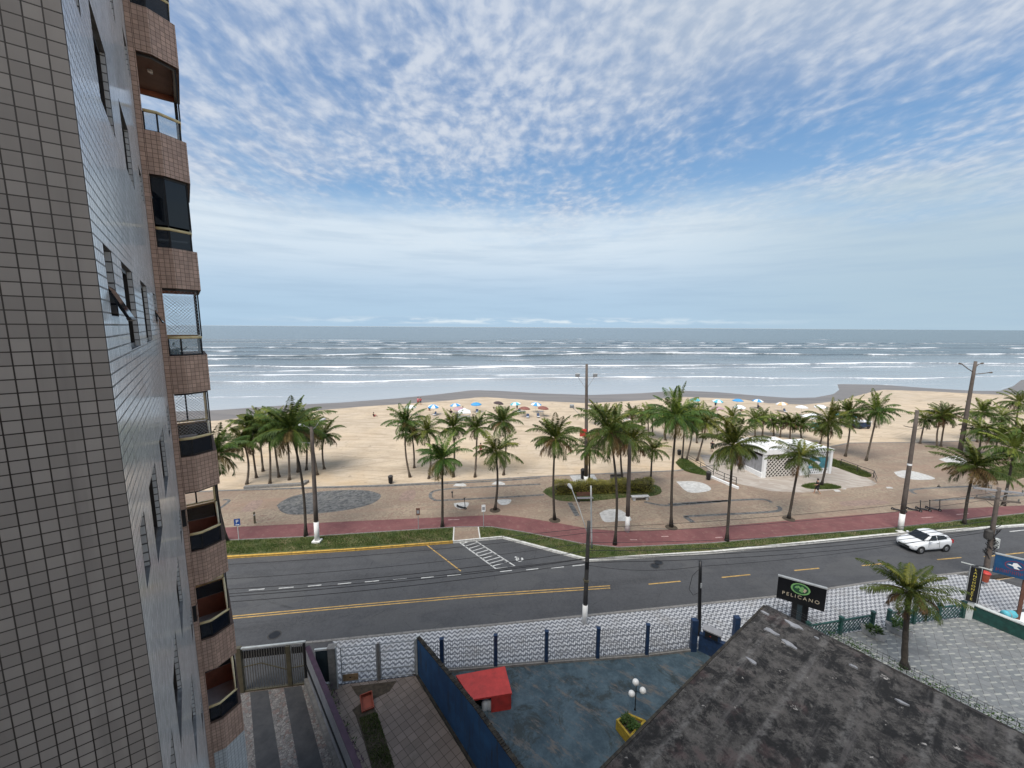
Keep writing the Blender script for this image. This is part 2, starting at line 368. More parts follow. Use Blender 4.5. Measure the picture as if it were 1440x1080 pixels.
# ------------------------------------------------------------------ mesh kit
class MB:
    def __init__(s): s.v = []; s.f = []; s.m = []; s.mats = []
    def mi(s, mat):
        if mat not in s.mats: s.mats.append(mat)
        return s.mats.index(mat)
    def add(s, vs, fs, mat):
        o = len(s.v); s.v += [tuple(x) for x in vs]; k = s.mi(mat)
        for f in fs: s.f.append(tuple(i+o for i in f)); s.m.append(k)
        return s
    def box(s, x0, x1, y0, y1, z0, z1, mat, M=None):
        vs = [Vector(p) for p in ((x0, y0, z0), (x1, y0, z0), (x1, y1, z0), (x0, y1, z0), (x0, y0, z1), (x1, y0, z1), (x1, y1, z1), (x0, y1, z1))]
        if M is not None: vs = [M @ q for q in vs]
        return s.add(vs, [(3, 2, 1, 0), (4, 5, 6, 7), (0, 1, 5, 4), (1, 2, 6, 5), (2, 3, 7, 6), (3, 0, 4, 7)], mat)
    def bar(s, a, b, w, h, mat):
        """square-section bar from a to b"""
        a, b = Vector(a), Vector(b); d = (b-a).normalized(); r = d.cross(Vector((0, 0, 1)))
        r = Vector((1, 0, 0)) if r.length < 1e-3 else r.normalized(); u = r.cross(d)
        vs = [p+r*sx*w/2+u*sz*h/2 for p in (a, b) for sx, sz in ((-1, -1), (1, -1), (1, 1), (-1, 1))]
        return s.add(vs, [(3, 2, 1, 0), (4, 5, 6, 7), (0, 1, 5, 4), (1, 2, 6, 5), (2, 3, 7, 6), (3, 0, 4, 7)], mat)
    def tube(s, pts, r, mat, n=8, cap=True):
        pts = [Vector(p) for p in pts]; rs = r if isinstance(r, (list, tuple)) else [r]*len(pts); vs = []; fs = []
        prev = None
        for i, p in enumerate(pts):
            d = (pts[min(i+1, len(pts)-1)]-pts[max(i-1, 0)]).normalized()
            if prev is None: a = d.cross(Vector((0, 0, 1))); a = Vector((1, 0, 0)) if a.length < 1e-3 else a.normalized()
            else: a = (prev-d*prev.dot(d)).normalized()
            prev = a; b = d.cross(a)
            vs += [p+(a*math.cos(2*math.pi*j/n)+b*math.sin(2*math.pi*j/n))*rs[i] for j in range(n)]
        for i in range(len(pts)-1):
            for j in range(n): fs.append((i*n+j, i*n+(j+1) % n, (i+1)*n+(j+1) % n, (i+1)*n+j))
        if cap: fs.append(tuple(range(n-1, -1, -1))); fs.append(tuple((len(pts)-1)*n+j for j in range(n)))
        return s.add(vs, fs, mat)
    def prism(s, poly, z0, z1, mat, top=None, bottom=True):
        n = len(poly); area = sum(poly[i][0]*poly[(i+1) % n][1]-poly[(i+1) % n][0]*poly[i][1] for i in range(n))
        p = list(poly) if area > 0 else list(poly)[::-1]
        vs = [(q[0], q[1], z0) for q in p]+[(q[0], q[1], z1) for q in p]
        s.add(vs, [(i, (i+1) % n, n+(i+1) % n, n+i) for i in range(n)]+([tuple(range(n-1, -1, -1))] if bottom else []), mat)
        return s.add([(q[0], q[1], z1) for q in p], [tuple(range(n))], top or mat)
    def sheet(s, poly, z, mat):
        n = len(poly); area = sum(poly[i][0]*poly[(i+1) % n][1]-poly[(i+1) % n][0]*poly[i][1] for i in range(n))
        p = list(poly) if area > 0 else list(poly)[::-1]
        return s.add([(q[0], q[1], z) for q in p], [tuple(range(n))], mat)
    def lathe(s, prof, c, mat, n=16):
        vs = []; fs = []
        for r, z in prof: vs += [(c[0]+r*math.cos(2*math.pi*j/n), c[1]+r*math.sin(2*math.pi*j/n), c[2]+z) for j in range(n)]
        for i in range(len(prof)-1):
            for j in range(n): fs.append((i*n+j, i*n+(j+1) % n, (i+1)*n+(j+1) % n, (i+1)*n+j))
        return s.add(vs, fs, mat)
    def strip(s, line, w, z, mat):
        """flat ribbon of width w along a polyline"""
        pts = [Vector((p[0], p[1])) for p in line]; L = []; Rr = []
        for i, p in enumerate(pts):
            d = (pts[min(i+1, len(pts)-1)]-pts[max(i-1, 0)]).normalized(); nn = Vector((-d.y, d.x))
            L.append(p+nn*w/2); Rr.append(p-nn*w/2)
        n = len(pts); vs = [(q.x, q.y, z) for q in Rr]+[(q.x, q.y, z) for q in L]
        return s.add(vs, [(i, i+1, n+i+1, n+i) for i in range(n-1)], mat)
    def mesh(s, name, smooth=False):
        me = bpy.data.meshes.new(name); me.from_pydata(s.v, [], s.f)
        for m in s.mats: me.materials.append(MATS[m])
        me.polygons.foreach_set('material_index', s.m)
        if smooth: me.polygons.foreach_set('use_smooth', [True]*len(s.f))
        me.update(); return me
    def build(s, name, parent=None, smooth=False, bevel=0.0):
        o = bpy.data.objects.new(name, s.mesh(name, smooth)); COL.objects.link(o)
        if parent is not None: o.parent = parent
        if bevel:
            b = o.modifiers.new('edge', 'BEVEL'); b.width = bevel; b.segments = 2; b.limit_method = 'ANGLE'
        return o

def tag(o, label=None, cat=None, group=None, kind=None):
    if label: o['label'] = label
    if cat: o['category'] = cat
    if group: o['group'] = group
    if kind: o['kind'] = kind
    return o
def thing(name, loc, label, cat, group=None, rz=0.0):
    o = bpy.data.objects.new(name, None); COL.objects.link(o); o.location = loc; o.rotation_euler.z = rz; o.empty_display_size = .2
    return tag(o, label, cat, group)
def struct(mb, name, label=None): return tag(mb.build(name), label, None, None, 'structure')
def children(o): return [c for c in bpy.data.objects if c.parent == o]
KIDS = {}
def copy_tree(o, parent=None):
    c = o.copy(); COL.objects.link(c); c.parent = parent
    for ch in KIDS.setdefault(o.name, children(o)): copy_tree(ch, c)
    return c
def text(body, size, mat, parent, M, name='lettering', ext=.008, spacing=1.0):
    cu = bpy.data.curves.new(name, 'FONT'); cu.body = body; cu.size = size; cu.extrude = ext; cu.align_x = 'CENTER'; cu.align_y = 'CENTER'
    cu.space_character = spacing; cu.space_line = spacing
    t = bpy.data.objects.new('lettering_curve', cu); COL.objects.link(t); bpy.context.view_layer.update()
    me = bpy.data.meshes.new_from_object(t); bpy.data.objects.remove(t); me.materials.clear(); me.materials.append(MATS[mat])
    o = bpy.data.objects.new(name, me); COL.objects.link(o); o.parent = parent; o.matrix_local = M; return o
def px_poly(pts, z=0.0): return [P(x, y, z) for x, y in pts]
def smooth_line(pts, k=6):
    """Catmull-Rom through 2D/3D points"""
    pts = [Vector(p) for p in pts]; out = []
    for i in range(len(pts)-1):
        a, b, c, d = pts[max(i-1, 0)], pts[i], pts[i+1], pts[min(i+2, len(pts)-1)]
        for j in range(k):
            t = j/k; out.append(.5*((2*b)+(c-a)*t+(2*a-5*b+4*c-d)*t*t+(3*b-a-3*c+d)*t**3))
    return out+[pts[-1]]

EXPOSURE = 0.9
# ------------------------------------------------------------------ sky and light
SUN_EL, SUN_AZ = R(58), R(205)     # high, behind the viewer and a little to the left
w = bpy.data.worlds.new('World'); SC.world = w; w.use_nodes = True
k = N('', w); k.t.nodes.clear()
def make_sky():
    out = k.n('ShaderNodeOutputWorld'); bg = k.n('ShaderNodeBackground'); k.l(bg.outputs[0], out.inputs[0]); bg.inputs[1].default_value = .10
    sky = k.n('ShaderNodeTexSky'); sky.sky_type = 'NISHITA'; sky.sun_disc = False; sky.sun_elevation = SUN_EL; sky.sun_rotation = SUN_AZ
    sky.air_density = 1.0; sky.dust_density = .6; sky.ozone_density = 2.5
    d = k.n('ShaderNodeTexCoord').outputs['Generated']; s = k.sep(d); z = k.math('MAXIMUM', s[2], .0)
    inv = k.math('DIVIDE', 1.0, k.math('ADD', z, .10)); px = k.math('MULTIPLY', s[0], inv); py = k.math('MULTIPLY', s[1], inv); p = k.comb(px, py, 0.0)
    el = k.math('ARCSINE', z)
    az = k.math('ARCTAN2', s[0], s[1])
    # mackerel cloud sheet high up: small puffs with gaps, in rows, over a broad patchwork
    big = k.noise(k.comb(k.math('ADD', px, 3.1), k.math('ADD', py, 5.4), 0.0), .75, 4, .55)
    warp = k.noise(p, 1.7, 3, .5, 0, 1); pv = k.n('ShaderNodeVectorMath', operation='ADD'); k.l(p, pv.inputs[0])
    sc = k.n('ShaderNodeVectorMath', operation='SCALE'); k.l(warp, sc.inputs[0]); sc.inputs['Scale'].default_value = .16; k.l(sc.outputs[0], pv.inputs[1])
    rot = k.rotmap(pv.outputs[0], -.12, (1.15, .8, 1))
    puff = k.noise(rot, 17.0, 4, .5, .1); cell = k.voro(rot, 13.0, 'SMOOTH_F1'); streak = k.noise(k.rotmap(pv.outputs[0], .15, (1.9, .42, 1)), 5.0, 6, .62)
    lf = k.ramp(az, R(-8), R(-34)); rtt = k.ramp(az, R(8), R(42))
    hi = k.ramp(el, R(13), R(36)); mid = k.noise(rot, 3.6, 4, .55); lvl = k.math('ADD', k.math('MULTIPLY_ADD', big, 1.35, k.math('MULTIPLY', hi, .16)), k.math('MULTIPLY', mid, .42))
    tex = k.math('ADD', k.math('MULTIPLY', puff, k.math('MULTIPLY_ADD', lf, -.25, .55)), k.math('MULTIPLY', k.math('SUBTRACT', .7, cell), .15))
    tex = k.math('ADD', tex, k.math('MULTIPLY', streak, k.math('MULTIPLY_ADD', lf, .5, .16)))
    dens = k.math('ADD', tex, k.math('ADD', lvl, k.math('MULTIPLY', rtt, .04)))
    m1 = k.ramp(dens, 1.08, 1.66); fade = k.ramp(el, R(6.5), R(15.5)); m1 = k.math('MULTIPLY', k.math('MULTIPLY', m1, fade), .95)
    veil = k.math('MULTIPLY', k.math('MULTIPLY', k.ramp(az, R(-2), R(24)), k.ramp(el, R(20), R(33))), k.ramp(big, .3, .55, .55, 1.0))
    # layer of thin stratus low over the sea, ragged on top
    edge = k.math('ADD', k.math('MULTIPLY', k.noise(k.comb(px, py, 2.0), .55, 6, .62), R(14)), R(7.6))
    rag = k.math('MULTIPLY', k.math('SUBTRACT', k.noise(k.comb(px, py, 7.0), 3.0, 5, .6), .5), R(3.2))
    m2 = k.ramp(k.math('SUBTRACT', k.math('ADD', edge, rag), el), R(-2.6), R(4.5)); m2 = k.math('MULTIPLY', m2, .85)
    blue = k.mix(.75, sky.outputs[0], (.48, 1.28, 2.75)); hzn = k.ramp(el, 0.0, R(32)); blue = k.mix(hzn, (1.9, 3.1, 4.4), blue)
    shade = k.ramp(k.math('ADD', puff, k.math('MULTIPLY', big, .4)), .5, .95); white = k.mix(shade, (2.15, 2.65, 3.55), (3.5, 3.8, 4.3))
    c = k.mix(m1, blue, white); c = k.mix(k.math('MULTIPLY', veil, .8), c, k.mix(shade, (2.5, 2.95, 3.6), (3.3, 3.6, 4.05)))
    glow = k.ramp(k.math('ABSOLUTE', k.math('SUBTRACT', el, R(12))), R(9), R(0)); grey = k.ramp(el, R(1), R(8))
    rt = k.ramp(az, R(12), R(48))
    lay = k.mix(grey, (2.5, 3.35, 4.15), k.mix(glow, (2.75, 3.5, 4.3), (4.0, 4.5, 4.9))); lay = k.mix(k.math('MULTIPLY', rt, .75), lay, (2.45, 3.1, 3.5))
    bn = k.noise(k.comb(k.math('MULTIPLY', az, 1.2), k.math('MULTIPLY', el, 14), 0.0), 3.0, 4, .55); lay = k.mix(k.ramp(bn, .4, .7, 0, .30), lay, (1.95, 2.65, 3.45))
    c = k.mix(m2, c, lay)
    # a far row of small bright cumulus just above the horizon
    row = k.math('MULTIPLY', k.ramp(el, R(.25), R(.75)), k.ramp(el, R(1.5), R(.8)))
    rn = k.ramp(k.noise(k.comb(k.math('MULTIPLY', az, 9), k.math('MULTIPLY', el, 60), 0.0), 1.0, 5, .6), .44, .6)
    rm = k.math('MULTIPLY', k.math('MULTIPLY', row, rn), k.ramp(k.math('ABSOLUTE', k.math('SUBTRACT', az, R(2))), R(40), R(8)))
    c = k.mix(k.math('MULTIPLY', rm, .8), c, (4.3, 4.75, 5.0))
    k.l(c, bg.inputs[0])
make_sky()
sl = bpy.data.lights.new('sun', 'SUN'); sl.energy = 2.3; sl.angle = R(38); sl.color = (1, .95, .88)
so = bpy.data.objects.new('sun', sl); COL.objects.link(so)
sd = Vector((math.sin(SUN_AZ)*math.cos(SUN_EL), math.cos(SUN_AZ)*math.cos(SUN_EL), math.sin(SUN_EL)))
so.rotation_euler = sd.to_track_quat('Z', 'Y').to_euler()
SC.view_settings.view_transform = 'Standard'; SC.view_settings.look = 'None'; SC.view_settings.gamma = 1
SC.view_settings.exposure = EXPOSURE
SC.cycles.max_bounces = 6; SC.cycles.transparent_max_bounces = 12; SC.cycles.use_denoising = True
SC.cycles.use_adaptive_sampling = True; SC.cycles.adaptive_threshold = .02

# ------------------------------------------------------------------ ground, sea, beach
SHORE_PX = [(300, 577), (400, 570), (480, 566), (560, 560), (620, 554), (665, 548.5), (700, 549.5), (760, 553), (830, 555.5), (900, 553), (955, 549), (1010, 551.5),
            (1060, 556), (1110, 559.5), (1145, 559), (1172, 554), (1180, 548), (1177, 540), (1240, 541), (1300, 545.5), (1370, 549.5), (1405, 549.5), (1424, 543), (1436, 534)]
WET_PX = [(300, 592), (400, 581), (520, 571), (600, 566), (680, 558), (760, 564), (830, 567), (900, 563), (960, 558), (1040, 561), (1080, 567), (1130, 569), (1180, 564), (1215, 554), (1240, 548), (1300, 550), (1400, 555), (1440, 555)]
sh = [P(*p) for p in SHORE_PX]; wt = [P(*p) for p in WET_PX]
def mono(pts):
    xs, ys = [], []
    for p in pts:
        x = p.x
        if xs and x <= xs[-1]+.8: x = xs[-1]+.8
        xs.append(x); ys.append(p.y)
    return np.array(xs), np.array(ys)
SX, SY = mono(sh)
SX = np.concatenate([[-1500, -300, -130], SX, [SX[-1]+60, SX[-1]+400, SX[-1]+2000]]); SY = np.concatenate([[-160, 40, 72], SY, [SY[-1]+10, SY[-1]+70, SY[-1]+300]])
def shore(x): return np.interp(x, SX, SY)
g = MB(); g.box(-30000, 30000, -30000, 45000, -.9, -.6, 'sand'); struct(g, 'ground')
s_ = MB(); edge = [P(*p) for p in [(290, 692), (420, 686), (550, 682), (680, 675), (760, 670), (950, 662), (1000, 655), (1195, 623), (1300, 622), (1440, 616)]]
s_.sheet([(-1500, 20)]+[(-60, 38)]+[(p.x, p.y-1.5) for p in edge]+[(140, 75), (1500, 230), (1500, 700), (-1500, 500)], 0.0, 'sand'); struct(s_, 'sand_beach')
ws = MB(); wx, wy = mono(wt); xs = np.arange(-200, 420, 1.5); wxx = np.concatenate([[-300], wx, [420]]); wyy = np.concatenate([[50], wy, [wy[-1]+55]])
lo = np.interp(xs, wxx, wyy)+RNG.normal(0, .12, len(xs))
vs = [(x, y, .004) for x, y in zip(xs, lo)]+[(x, float(shore(x))+14, .004) for x in xs]; n = len(xs)
ws.add(vs, [(i, i+1, n+i+1, n+i) for i in range(n-1)], 'wet_sand'); struct(ws, 'wet_sand_strip')

def make_sea():
    ts = np.concatenate([np.arange(-46, 60, .55), np.arange(60, 260, .75), 260+np.cumsum(np.linspace(1, 9, 70)), np.array([900, 1300, 2000, 3500, 7000, 14000, 26000])-0.])
    xs = np.concatenate([[-26000, -9000, -3000, -1000, -500], np.arange(-230, 560, 2.2), [700, 1000, 1500, 3000, 9000, 30000]])
    X, T = np.meshgrid(xs, ts, indexing='ij')
    base = np.interp(X, [-30000, -230, 0, 560, 30000], [75, 75, 96, 160, 160])
    Y = base+T; D = Y-shore(X)
    def vn(a, f, seed):
        r = np.random.default_rng(seed).normal(size=4096); q = a*f; i = np.floor(q).astype(int); t = q-i; t = t*t*(3-2*t)
        return r[i % 4096]*(1-t)+r[(i+1) % 4096]*t
    Z = np.zeros_like(X); Fm = np.zeros_like(X)
    # breaking swell lines (offset from the mean shore line, height, how much of the crest is white)
    lines = [(10, .1, .5, 7), (24, .15, .3, 8), (40, .38, 1.0, 10), (58, .25, .45, 10), (74, .25, .4, 12), (90, .6, 1.0, 14), (125, .4, .45, 14), (163, .85, 1.0, 17), (200, .6, .4, 18), (248, .95, 1.0, 24), (300, .9, .6, 24), (352, 1.2, 1.05, 30), (430, .9, .35, 30), (520, .7, .1, 36)]
    for i, (off, h, wf, wd) in enumerate(lines):
        for part in range(2):
            yy = off+part*wd*.55+vn(X, 1/70, 10+i*7+part)*4.5*min(1.3, off/60+.3)+vn(X, 1/24, 40+i*7+part)*1.6+vn(X, 1/9, 140+i*7+part)*.18
            br = np.clip(.5+(.9 if wf < .8 else .5)*vn(X, 1/120, 70+i*3+part)+.42*vn(X, 1/26, 90+i*3+part)+(wf-.5)*1.7+.15, 0, 1)
            amp = h*(.45+.55*br)*(1 if part == 0 else .45); q = T-yy
            wz = wd*.16
            prof = np.where(q < 0, np.exp(-(q/(wz*.5))**2), np.exp(-(q/(wz*1.7))**2))
            Z += amp*prof
            f = np.exp(-((q+.1*wz)/((wz*.42+.45)*np.clip(.75+.5*vn(X, 1/11, 170+i), .3, 1.6)))**2)*br*(1 if part == 0 else .35)
            # churned white water trailing on the landward side
            tr = np.where(q < 0, np.exp(q/(wd*.75)), 0)*br*.55*(1 if part == 0 else .6)
            Fm = np.maximum(Fm, np.maximum(f, tr*np.clip(.6+.5*vn(X, 1/9, 130+i), 0, 1)))
    edge = np.exp(-((D-.5)/.55)**2)*np.clip(.25+.35*vn(X, 1/12, 5), 0, .6); Fm = np.maximum(Fm, edge)
    fadeD = np.clip((D-1)/25, 0, 1); Z = Z*fadeD+.05*np.clip(D, -8, 1)+.01
    Z = np.where(T > 700, 0.0, Z)
    sh_ = np.clip(1-(D-2)/130, 0, 1)
    nx, nt = X.shape
    me = bpy.data.meshes.new('sea'); me.vertices.add(nx*nt); me.vertices.foreach_set('co', np.stack([X, Y, Z], -1).astype(np.float32).ravel())
    I = (np.arange(nx-1)[:, None]*nt+np.arange(nt-1)[None]); Q = np.stack([I, I+nt, I+nt+1, I+1], -1).reshape(-1, 4)
    keep = D.ravel()[Q].max(1) > -3; Q = Q[keep]
    me.loops.add(Q.size); me.loops.foreach_set('vertex_index', Q.ravel()); me.polygons.add(len(Q)); me.polygons.foreach_set('loop_start', np.arange(0, Q.size, 4))
    for nm, arr in (('foam', Fm), ('shallow', sh_)):
        at = me.attributes.new(nm, 'FLOAT', 'POINT'); at.data.foreach_set('value', arr.astype(np.float32).ravel())
    me.update(); me.validate(); me.polygons.foreach_set('use_smooth', [True]*len(me.polygons)); me.materials.append(MATS['sea_water'])
    o = bpy.data.objects.new('sea', me); COL.objects.link(o); tag(o, kind='structure')
make_sea()

# ------------------------------------------------------------------ promenade, path, verge, road
PATH_FAR = [(250, 746), (318, 742), (500, 733), (640, 727), (700, 724), (740, 728.5), (780, 735), (830, 744), (870, 747), (960, 745), (1100, 733), (1260, 720), (1440, 711), (1640, 700)]
PATH_NEAR = [(250, 763), (318, 760), (430, 755), (640, 741.5), (690, 741), (740, 749), (820, 765), (870, 770), (1000, 764), (1120, 753), (1260, 742), (1440, 722), (1640, 706)]
KERB = [(200, 792), (318, 783), (500, 772), (637, 761.5), (668, 758.5), (707, 755), (760, 769), (828, 787), (900, 782), (1000, 776), (1120, 764), (1240, 752), (1440, 738), (1640, 722)]
NEAR = [(120, 935), (330, 912), (440, 903), (590, 888), (700, 878), (822, 866), (1000, 848), (1100, 838), (1230, 818), (1340, 807), (1440, 795), (1640, 770)]
xy = lambda pts: [(q.x, q.y) for q in pts]
pf, pn, kb, nr = (xy(px_poly(q)) for q in (PATH_FAR, PATH_NEAR, KERB, NEAR))
se = xy([P(*p) for p in [(180, 696), (310, 690), (420, 686), (550, 682), (680, 675), (760, 670), (950, 662), (1000, 655), (1060, 648), (1195, 623), (1300, 622), (1440, 617), (1640, 606)]])
def ext(l):
    c, s = math.cos(ROADA)*90, math.sin(ROADA)*90
    return [(l[0][0]-c, l[0][1]-s)]+l+[(l[-1][0]+c, l[-1][1]+s)]
pf, pn, kb, nr, se = map(ext, (pf, pn, kb, nr, se))
def slab(name, a, b, z, mat):
    m = MB(); m.prism(a+b[::-1], -.5, z, mat); return struct(m, name)
slab('promenade', pf, se, .02, 'mosaic_paving'); slab('cycle_path', pn, pf, .028, 'red_asphalt'); slab('verge_soil', kb, pn, .02, 'turf')
m = MB(); m.prism([(p[0]-.3, p[1]-.5) for p in nr]+[(p[0], p[1]+.25) for p in kb[::-1]], -.45, -.12, 'asphalt'); struct(m, 'road')
# kerbs: painted stones with joints
def kerb(name, line, mat, w=.16, z=.045, step=1.0, off=0.0):
    m = MB(); pts = smooth_line([(p[0], p[1], 0) for p in line], 1) if False else [Vector((p[0], p[1], 0)) for p in line]
    for a, b in zip(pts[:-1], pts[1:]):
        L = (b-a).length; n = max(1, round(L/step)); d = (b-a)/n; nn = Vector((-d.y, d.x, 0)).normalized()*off
        for i in range(n):
            p, q = a+d*(i+.012)+nn, a+d*(i+.988)+nn; m.bar(p+Vector((0, 0, z-.12)), q+Vector((0, 0, z-.12)), w, .24, mat)
    return struct(m, name)
kerb('yellow_kerb', kb[0:5], 'kerb_yellow'); kerb('white_kerb', kb[4:], 'kerb_white', .2)
kerb('roadside_kerb', nr, 'kerb_stone', .16, .03)
kerb('path_edge', pn, 'kerb_stone', .09, .05, 1.5)
m = MB()
lip = [(p[0], p[1]) for p in se]; m.strip([(p[0], p[1]-.06) for p in lip], .3, .05, 'kerb_stone'); struct(m, 'promenade_edge')
# walk across the verge
m = MB(); m.sheet(px_poly([(638, 761), (674, 758), (672, 741.5), (639, 742)]), .034, 'mosaic_paving'); struct(m, 'ramp_pavement')
m = MB()
for a, b in (((637.5, 761), (638.5, 742)), ((675, 757.5), (672.5, 742))):
    p, q = P(*a), P(*b); m.bar(p+Vector((0, 0, .0)), q+Vector((0, 0, 0)), .1, .16, 'kerb_white')
struct(m, 'ramp_kerb')
# road paint
ZR = -.12; rp = lambda x, y: P(x, y, ZR)
def paint(name, mat, strips=(), sheets=(), z=.004):
    m = MB()
    for line, wd in strips: m.strip(xy([rp(*p) for p in line]), wd, ZR+z, mat)
    for poly in sheets: m.sheet([rp(*p) for p in poly], ZR+z, mat)
    return struct(m, name)
dl = [(250, 876), (328, 868), (500, 852), (660, 838.2), (858, 825.2)]
paint('yellow_road_marking', 'line_yellow', [([(x, y-1.5) for x, y in dl], .09), ([(x, y+1.7) for x, y in dl], .09)]+[([a, b], .11) for a, b in (((912, 821.5), (957, 817.3)), ((1015, 812), (1055, 808)), ((1117, 802.3), (1152, 799)), ((1212, 795.5), (1246, 792.2)), ((1318, 787), (1352, 784)), ((1384, 783), (1440, 777)))]+[([(599, 765.5), (648, 803)], .10)])
wd = [(350, 372, 829), (392, 413, 826.5), (433, 452, 823.5), (475, 494, 820.5), (513, 533, 817.5), (553, 572, 814.5), (592, 610, 812), (629, 648, 809), (703, 720, 803), (740, 757, 800.5), (775, 793, 798), (805, 822, 795)]
tri = [(646, 762.5), (667, 759.5), (724, 796), (697, 799.5)]
bars = []
for i in range(10):
    t = .06+i*.094; a = Vector(tri[0]).lerp(Vector(tri[3]), t); b = Vector(tri[1]).lerp(Vector(tri[2]), t-.07 if t > .1 else 0); bars.append(([tuple(a), tuple(b)], .10))
sym = [(722, 784.5), (724.5, 786), (727, 785.5)]; cxy = (730.5, 786.5)
ring = [(cxy[0]+4.2*math.cos(a), cxy[1]+2.6*math.sin(a)) for a in np.linspace(-.9, 4.2, 16)]
paint('white_road_marking', 'line_white', [([(a, y+.9), (b, y-.9)], .09) for a, b, y in wd]+[(tri+[tri[0]], .12)]+bars+[(ring, .14), ([(724, 783), (728, 784.5), (729, 787)], .16)]+[([(1420, 747.5), (1445, 745)], .12)])
for (x_, y_), lab in (((386, 893), 'dark round manhole cover in the near lane below the double yellow line'), ((926, 791), 'dark round manhole cover in the far lane near the white kerb'), ((921, 796), 'small dark cover beside the far-lane manhole')):
    mc = bpy.data.objects.new('manhole_cover', None); COL.objects.link(mc); mc.location = rp(x_, y_)+Vector((0, 0, .006)); tag(mc, lab, 'manhole')
    q = MB(); q.lathe([(.30, 0), (.30, .006), (0, .007)], (0, 0, 0), 'black_metal', 16); q.build('lid', mc); q = MB(); q.lathe([(.38, 0), (.38, .003), (.31, .003)], (0, 0, 0), 'dark_pole', 16); q.build('ring', mc)
m = MB()
for a, b in (((630, 731.5), (646, 730.8)), ((1006, 756.5), (1016, 755.8)), ((930, 755), (940, 754.6)), ((886, 759.5), (896, 759.5)), ((1296, 728.5), (1312, 727.5)), ((1345, 724), (1362, 722.6))):
    m.strip(xy([P(*a), P(*b)]), .11, .033, 'line_pink')
struct(m, 'path_marking')
# inlaid figures of the promenade
def inlay(name, mat, polys=(), lines=(), z=.026):
    m = MB()
    for poly in polys: m.sheet([(q.x, q.y) for q in smooth_line([(*P(*p).xy, 0) for p in poly+[poly[0]]], 4)[:-1]], z, mat)
    for line, w_ in lines: m.strip([(q.x, q.y) for q in smooth_line([(*P(*p).xy, 0) for p in line], 5)], w_, z, mat)
    return struct(m, name)
ell = lambda cx_, cy_, a, b, n=14: [(cx_+a*math.cos(t), cy_+b*math.sin(t)) for t in np.linspace(0, 2*math.pi, n, endpoint=False)]
inlay('dark_mosaic_oval', 'dark_mosaic', [[(389, 711), (404, 701), (430, 694), (470, 690), (510, 689.5), (532, 694), (535, 700), (522, 709), (490, 717), (450, 722), (412, 724), (396, 720)]],
      [([(613, 704), (606, 700), (606, 694), (614, 690), (640, 687), (700, 684), (760, 681)], .36), ([(613, 704), (640, 703), (700, 700), (765, 696)], .34),
       ([(906, 706), (935, 711), (975, 708.5), (1024, 704.5)], .38), ([(940, 709.5), (1000, 705.5), (1060, 702.5), (1078, 703.5), (1085, 707)], .38),
       ([(1093, 712), (1097, 715), (1092, 719), (1060, 721.5), (1010, 724), (962, 726.5)], .38), ([(963, 726.5), (975, 735)], .5), ([(1313, 704), (1370, 700.5), (1440, 696.5)], .38),
       ([(1288, 695), (1281, 690.5), (1290, 688), (1330, 685.5), (1395, 683)], .36), ([(801, 707), (812, 726)], .5), ([(300, 722), (322, 705), (314, 703)], .3),
       ([(300, 690.5), (420, 687), (560, 683), (690, 677), (760, 672)], .35), ([(1085, 742), (1000, 745), (900, 743)], .08)])
inlay('white_mosaic_oval', 'white_mosaic', [[(843, 722), (852, 717.5), (868, 716.5), (880, 722), (888, 732), (870, 733), (850, 734)], [(951, 677.5), (975, 677), (992, 681), (1000, 688), (990, 692), (967, 692)],
      [(699, 703), (718, 702.5), (716, 708.5), (706, 710.5), (700, 707)], [(691, 681.5), (697, 677.5), (706, 678), (710, 682)], [(637, 684), (643, 679), (652, 680), (655, 684)],
      [(638, 708), (658, 706.5), (657, 713), (648, 716), (640, 713)], [(1257, 664), (1275, 661.5), (1300, 667), (1315, 673.5), (1290, 675), (1265, 671)], [(1320, 646), (1345, 641), (1362, 651), (1345, 655)]])
inlay('pale_mosaic_patch', 'white_mosaic', [[(1172, 689), (1179, 689), (1182, 691.5), (1175, 691.5)], [(1180, 685.5), (1187, 685.5), (1190, 688), (1183, 688)], [(1246, 685), (1252, 685), (1256, 687), (1248, 687)]])
m = MB(); m.sheet(px_poly([(800, 668), (835, 667), (842, 677), (808, 679)]), .026, 'white_mosaic'); struct(m, 'pale_slab_pavement')
inlay('red_mosaic_patch', 'red_mosaic', [[(338, 720), (352, 706), (370, 704), (358, 718)], [(560, 704), (568, 692), (584, 690), (580, 704)], [(1180, 706), (1230, 703), (1250, 708), (1190, 712)]])
m = MB(); m.sheet(px_poly([(985, 640), (1035, 638), (1100, 640), (1175, 648), (1233, 680), (1228, 683), (1165, 690), (1128, 693), (1085, 691), (1040, 681), (1000, 669)]), .030, 'plaza_paving'); struct(m, 'kiosk_plaza')
